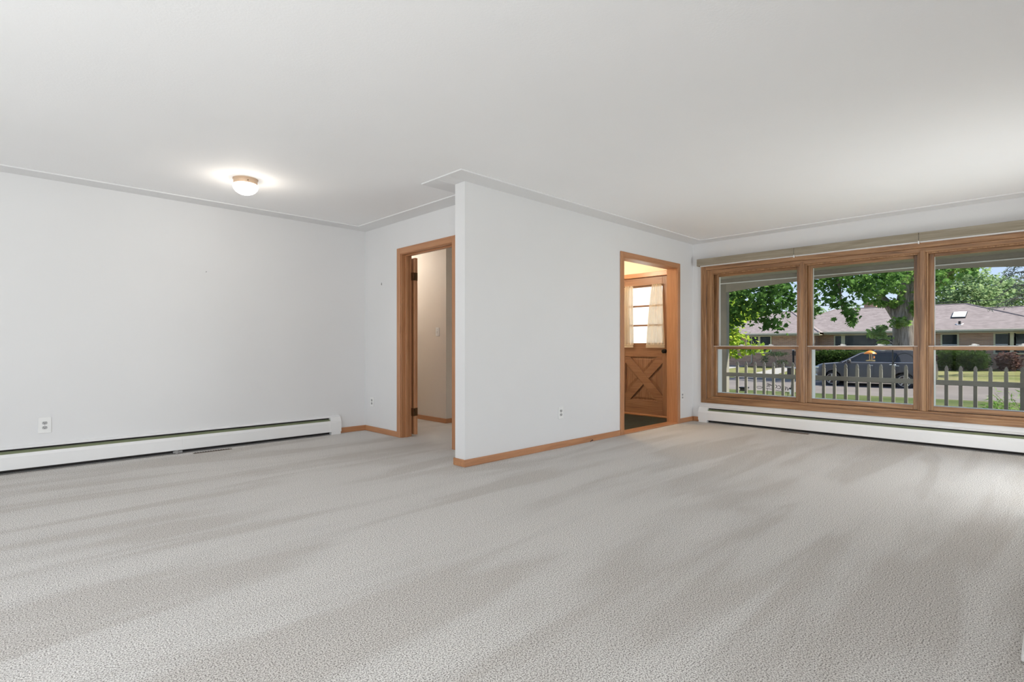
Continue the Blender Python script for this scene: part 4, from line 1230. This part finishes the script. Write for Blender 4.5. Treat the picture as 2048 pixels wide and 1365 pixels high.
cl = [((12.8, 5.05, 2.45), (1.0, .62, .30), 430), ((12.8, 4.35, 2.42), (.8, .45, .22), 170), ((12.7, 5.35, 2.0), (.7, .40, .40), 300), ((12.8, 4.7, 2.05), (.7, .45, .28), 220),
      ((12.8, 4.15, 2.1), (.5, .25, .25), 90), ((12.8, 4.75, 1.66), (.4, .22, .16), 36), ((12.7, 4.45, 1.55), (.3, .16, .12), 20), ((12.6, 5.55, 1.65), (.5, .2, .3), 90),
      ((13.9, 3.95, 2.62), (.6, .28, .22), 100), ((13.9, 3.55, 2.70), (.7, .32, .18), 110), ((13.9, 3.15, 2.62), (.7, .34, .24), 150), ((14.0, 2.65, 2.60), (.7, .38, .25), 190), ((13.9, 3.5, 2.40), (.5, .5, .22), 110), ((13.9, 2.9, 2.32), (.5, .30, .18), 80),
      ((13.9, 3.98, 2.35), (.3, .16, .22), 50), ((13.9, 4.02, 1.95), (.3, .10, .18), 30), ((13.8, 3.60, 2.08), (.3, .14, .16), 36), ((13.8, 3.30, 2.02), (.3, .14, .16), 40), ((13.8, 3.22, 1.75), (.2, .10, .16), 26),
      ((14.2, 1.75, 2.66), (.5, .25, .10), 55), ((14.2, 1.74, 2.45), (.3, .12, .10), 22), ((14.2, 1.20, 2.66), (.5, .25, .07), 32),
      ((13.6, 6.6, 3.3), (1.6, 1.4, .7), 420), ((13.4, 4.5, 3.4), (1.2, 1.4, .40), 380), ((13.6, 2.4, 3.3), (1.0, 1.2, .40), 260), ((13.4, 8.4, 4.5), (2.0, 2.0, 1.2), 500)]
pts = np.concatenate([spray(*q, k_=9) for q in cl])
build_leaves('foliage', leaves(pts, .112, MAPLE, .65), M['maple'], t)
# single leaves on the hanging twig ends
tips = np.concatenate([blob((13.8, 3.24, 1.72), (.15, .13, .24), 34, .1), blob((12.75, 4.58, 1.58), (.15, .28, .15), 36, .1), blob((13.8, 4.03, 1.85), (.15, .09, .20), 16, .1)])
for q in tips:
    build_leaves('leaf', leaves(q[None, :], .125, MAPLE, .8), M['maple'], t, False)

# yellow green tree behind the porch post
t = thing('young_tree', (21, 9.25, gz(21, 9.25)), 'yellow green young tree behind the left porch post', 'tree')
MB().tube([(21, 9.25, -.8), (21, 9.2, .6), (20.9, 9.1, 2.2), (20.9, 9.0, 3.6)], [.10, .08, .06, .03], 8).build('trunk', M['bark'], t, True)
for k_ in range(6):
    MB().tube([(21, 9.2, .4 + .4 * k_), (20.8 + .2 * math.cos(k_), 9.2 + .7 * math.sin(k_ * 2.1), .8 + .42 * k_)], .03, 6, .008).build('bough', M['bark'], t)
pts = np.concatenate([spray((20.9, 9.0, 2.35), (.9, .75, .75), 520), spray((20.9, 9.2, 1.4), (.8, .60, .6), 420), spray((20.8, 8.75, .95), (.5, .75, .42), 260), spray((20.8, 8.1, .95), (.3, .5, .2), 60), spray((20.9, 9.5, 3.2), (.9, .9, .7), 300)])
build_leaves('foliage', leaves(pts, .17, OVAL, .4), M['lime'], t)

# big boulevard tree across the street
t = thing('street_tree', (34.4, 5.55, -.75), 'huge grey trunked tree standing behind the parked car', 'tree')
MB().tube([(34.4, 5.50, -.9), (34.4, 5.50, -.4), (34.4, 5.50, .8), (34.4, 5.56, 1.9), (34.4, 5.58, 2.6), (34.4, 5.45, 3.6), (34.4, 5.2, 5.0)], [.95, .68, .57, .56, .52, .46, .40], 20).build('trunk', M['bark'], t, True)
MB().tube([(34.4, 5.7, 2.2), (34.2, 6.3, 3.3), (34.0, 7.2, 4.4)], [.30, .22, .14], 10).build('bough', M['bark'], t, True)
MB().tube([(34.4, 5.3, 2.6), (34.2, 4.6, 3.8), (34.0, 3.6, 4.8)], [.26, .20, .12], 10).build('bough', M['bark'], t, True)
pts = np.concatenate([spray((33.6, 6.75, 1.85), (.4, .55, .30), 120), spray((33.6, 6.35, 1.55), (.3, .25, .35), 70), spray((33.6, 5.95, 2.25), (.5, .65, .30), 150),
                      spray((33.5, 6.3, 3.5), (.9, .9, .45), 170), spray((33.6, 6.8, 4.2), (1.2, 1.5, .5), 300), spray((33.6, 5.3, 4.6), (1.4, 2.0, .7), 560), spray((33.6, 5.0, 3.0), (.4, .35, .5), 120),
                      spray((33.6, 3.4, 4.95), (.9, 1.2, .28), 260), spray((33.6, 4.35, 3.9), (.4, .35, .5), 60), spray((34.4, 6.0, 6.2), (2.6, 3.6, 1.2), 1100)])
build_leaves('foliage', leaves(pts, .20, MAPLE, .5), M['fresh'], t)

# shrub in front of the right window
t = thing('garden_shrub', (10.6, .15, gz(10.6, .2)), 'feathery green shrub low outside the right window', 'shrub')
for k_ in range(9):
    a = k_ * .7
    MB().tube([(10.6, .15, -.45), (10.6 + .2 * math.cos(a), .15 + .3 * math.sin(a), .05), (10.6 + .35 * math.cos(a), .15 + .55 * math.sin(a), .35)], .008, 5, .003).build('stem', M['bark'], t)
pts = np.concatenate([blob((10.6, .10, .02), (.5, .55, .46), 1500, .2), blob((10.5, .62, -.05), (.3, .35, .28), 420, .2), blob((10.6, .62, .20), (.2, .10, .22), 90, .1)])
build_leaves('foliage', leaves(pts, .085, BLADE, -.1), M['fresh'], t)

# hedges and shrubs before the brick house
def hedge(name, x, y, rx_, ry_, z0_, z1_, n, m_, size, label, stem=True, cat='hedge'):
    t = thing(name, (x, y, z0_), label, cat)
    if stem:
        for k_ in range(4):
            yy = y + (k_ - 1.5) * ry_ * .4
            MB().tube([(x, yy, z0_ - .1), (x, yy + .1, (z0_ + z1_) / 2)], .05, 6, .02).build('stem', M['bark'], t)
    u = rng.uniform(-1, 1, (n, 3)); 
    keep = (np.abs(u[:, 0]) ** 4 + np.abs(u[:, 1]) ** 4 + np.abs(u[:, 2]) ** 4) < 1.0
    u = u[keep]
    p = np.stack([x + u[:, 0] * rx_, y + u[:, 1] * ry_, (z0_ + z1_) / 2 + u[:, 2] * (z1_ - z0_) / 2], 1)
    p += rng.normal(0, .05, p.shape)
    build_leaves('foliage', leaves(p, size, OVAL, .1), m_, t)
hedge('clipped_hedge', 44.2, 11.1, .8, 2.0, -.45, .72, 9000, M['hedge'], .13, 'clipped green hedge under the picture window behind the car')
hedge('clipped_hedge', 44.2, 4.45, .9, 1.55, -.42, .78, 8000, M['hedge'], .13, 'clipped green hedge under the narrow window right of the tree')
hedge('red_shrub', 44.6, 2.05, .6, .50, -.42, .62, 800, M['redshrub'], .20, 'reddish brown shrub right of the hedges', cat='shrub')
t = thing('juniper', (43.2, 15.1, -.5), 'dark spreading juniper on a short trunk before the left wing', 'shrub')
MB().tube([(43.2, 15.1, -.6), (43.25, 15.05, .0), (43.2, 15.2, .45)], [.12, .09, .05], 8).build('trunk', M['bark'], t, True)
pts = np.concatenate([blob((43.2, 15.0, .45), (.6, .85, .20), 700, .1), blob((43.2, 15.9, .05), (.4, .35, .45), 350, .1), blob((43.2, 14.6, -.2), (.4, .5, .25), 260, .1)])
build_leaves('foliage', leaves(pts, .16, BLADE, .2), M['juniper'], t)

# trees behind the house
def back_tree(x, y, zt, rx_, ry_, rz_, n, m_, label, size=.30):
    t = thing('background_tree', (x, y, -.5), label, 'tree', 'trees behind the brick house')
    MB().tube([(x, y, -.6), (x, y, zt - rz_)], .25, 8, .12).build('trunk', M['bark'], t)
    cs = blob((x, y, zt - rz_), (rx_, ry_, rz_), max(8, n // 16), .25)
    p = np.concatenate([c_ + rng.normal(size=(44, 3)) * np.array([.50, .50, .36]) for c_ in cs])
    build_leaves('foliage', leaves(p, size, OVAL, .3), m_, t)
back_tree(64, 6.7, 8.6, 2.5, 3.2, 3.0, 2400, M['far'], 'tall pale green tree behind the roof skylight')
back_tree(71, 3.2, 7.7, 2.5, 2.6, 2.6, 1800, M['far'], 'rounded pale green tree behind the right roof ridge')
back_tree(78, -.2, 6.1, 2.5, 2.6, 2.0, 1200, M['far'], 'low pale green tree near the right picture edge')
back_tree(62, 18.3, 5.3, 2.2, 1.0, 1.3, 700, M['far'], 'small pale green tree above the left part of the roof')
back_tree(69, 16.2, 5.7, 2.0, 1.1, 1.2, 700, M['far'], 'small pale green tree left of the chimney')
back_tree(60, 24.0, 6.0, 3.0, 2.4, 2.2, 1300, M['lime'], 'yellowish tree behind the left wing of the brick house')
back_tree(68, 34.6, 8.6, 3.0, 3.0, 3.2, 1500, M['far'], 'pale tree far left behind the porch post')
# conifer at the right picture edge
t = thing('conifer', (40, .75, -.5), 'grey green conifer with drooping boughs at the right picture edge', 'tree')
MB().tube([(40, .75, -.6), (40, .75, 4), (40, .75, 9)], .22, 8, .05).build('trunk', M['bark'], t)
pn = []
for k_ in range(34):
    z_ = 3.3 + k_ * .15
    a = k_ * 2.4
    L = 2.1 - .16 * (z_ - 3.3) + .5 * math.sin(k_ * 1.7)
    br = [(40 + L * f_ * math.cos(a), 0.75 + L * f_ * math.sin(a), z_ + .25 * math.sin(f_ * 3) - .55 * f_ * f_) for f_ in (0, .25, .5, .75, 1)]
    MB().tube(br, .035, 5, .008).build('bough', M['bark'], t)
    for f_ in np.linspace(.15, 1, 60):
        c_ = np.array([40 + L * f_ * math.cos(a), 0.75 + L * f_ * math.sin(a), z_ + .25 * math.sin(f_ * 3) - .55 * f_ * f_])
        pn.append(c_ + rng.normal(0, .045, (2, 3)))
build_leaves('needles', leaves(np.concatenate(pn), .24, BLADE, .35), M['needle'], t)
# overhead cable
t = thing('utility_cable', (58, 0, 5.2), 'thin utility cable strung before the background trees', 'cable')
MB().tube([(58, 24 - 2.2 * i, 4.75 + .012 * (i - 8) ** 2) for i in range(17)], .025, 5).build('wire', M['cable'], t)
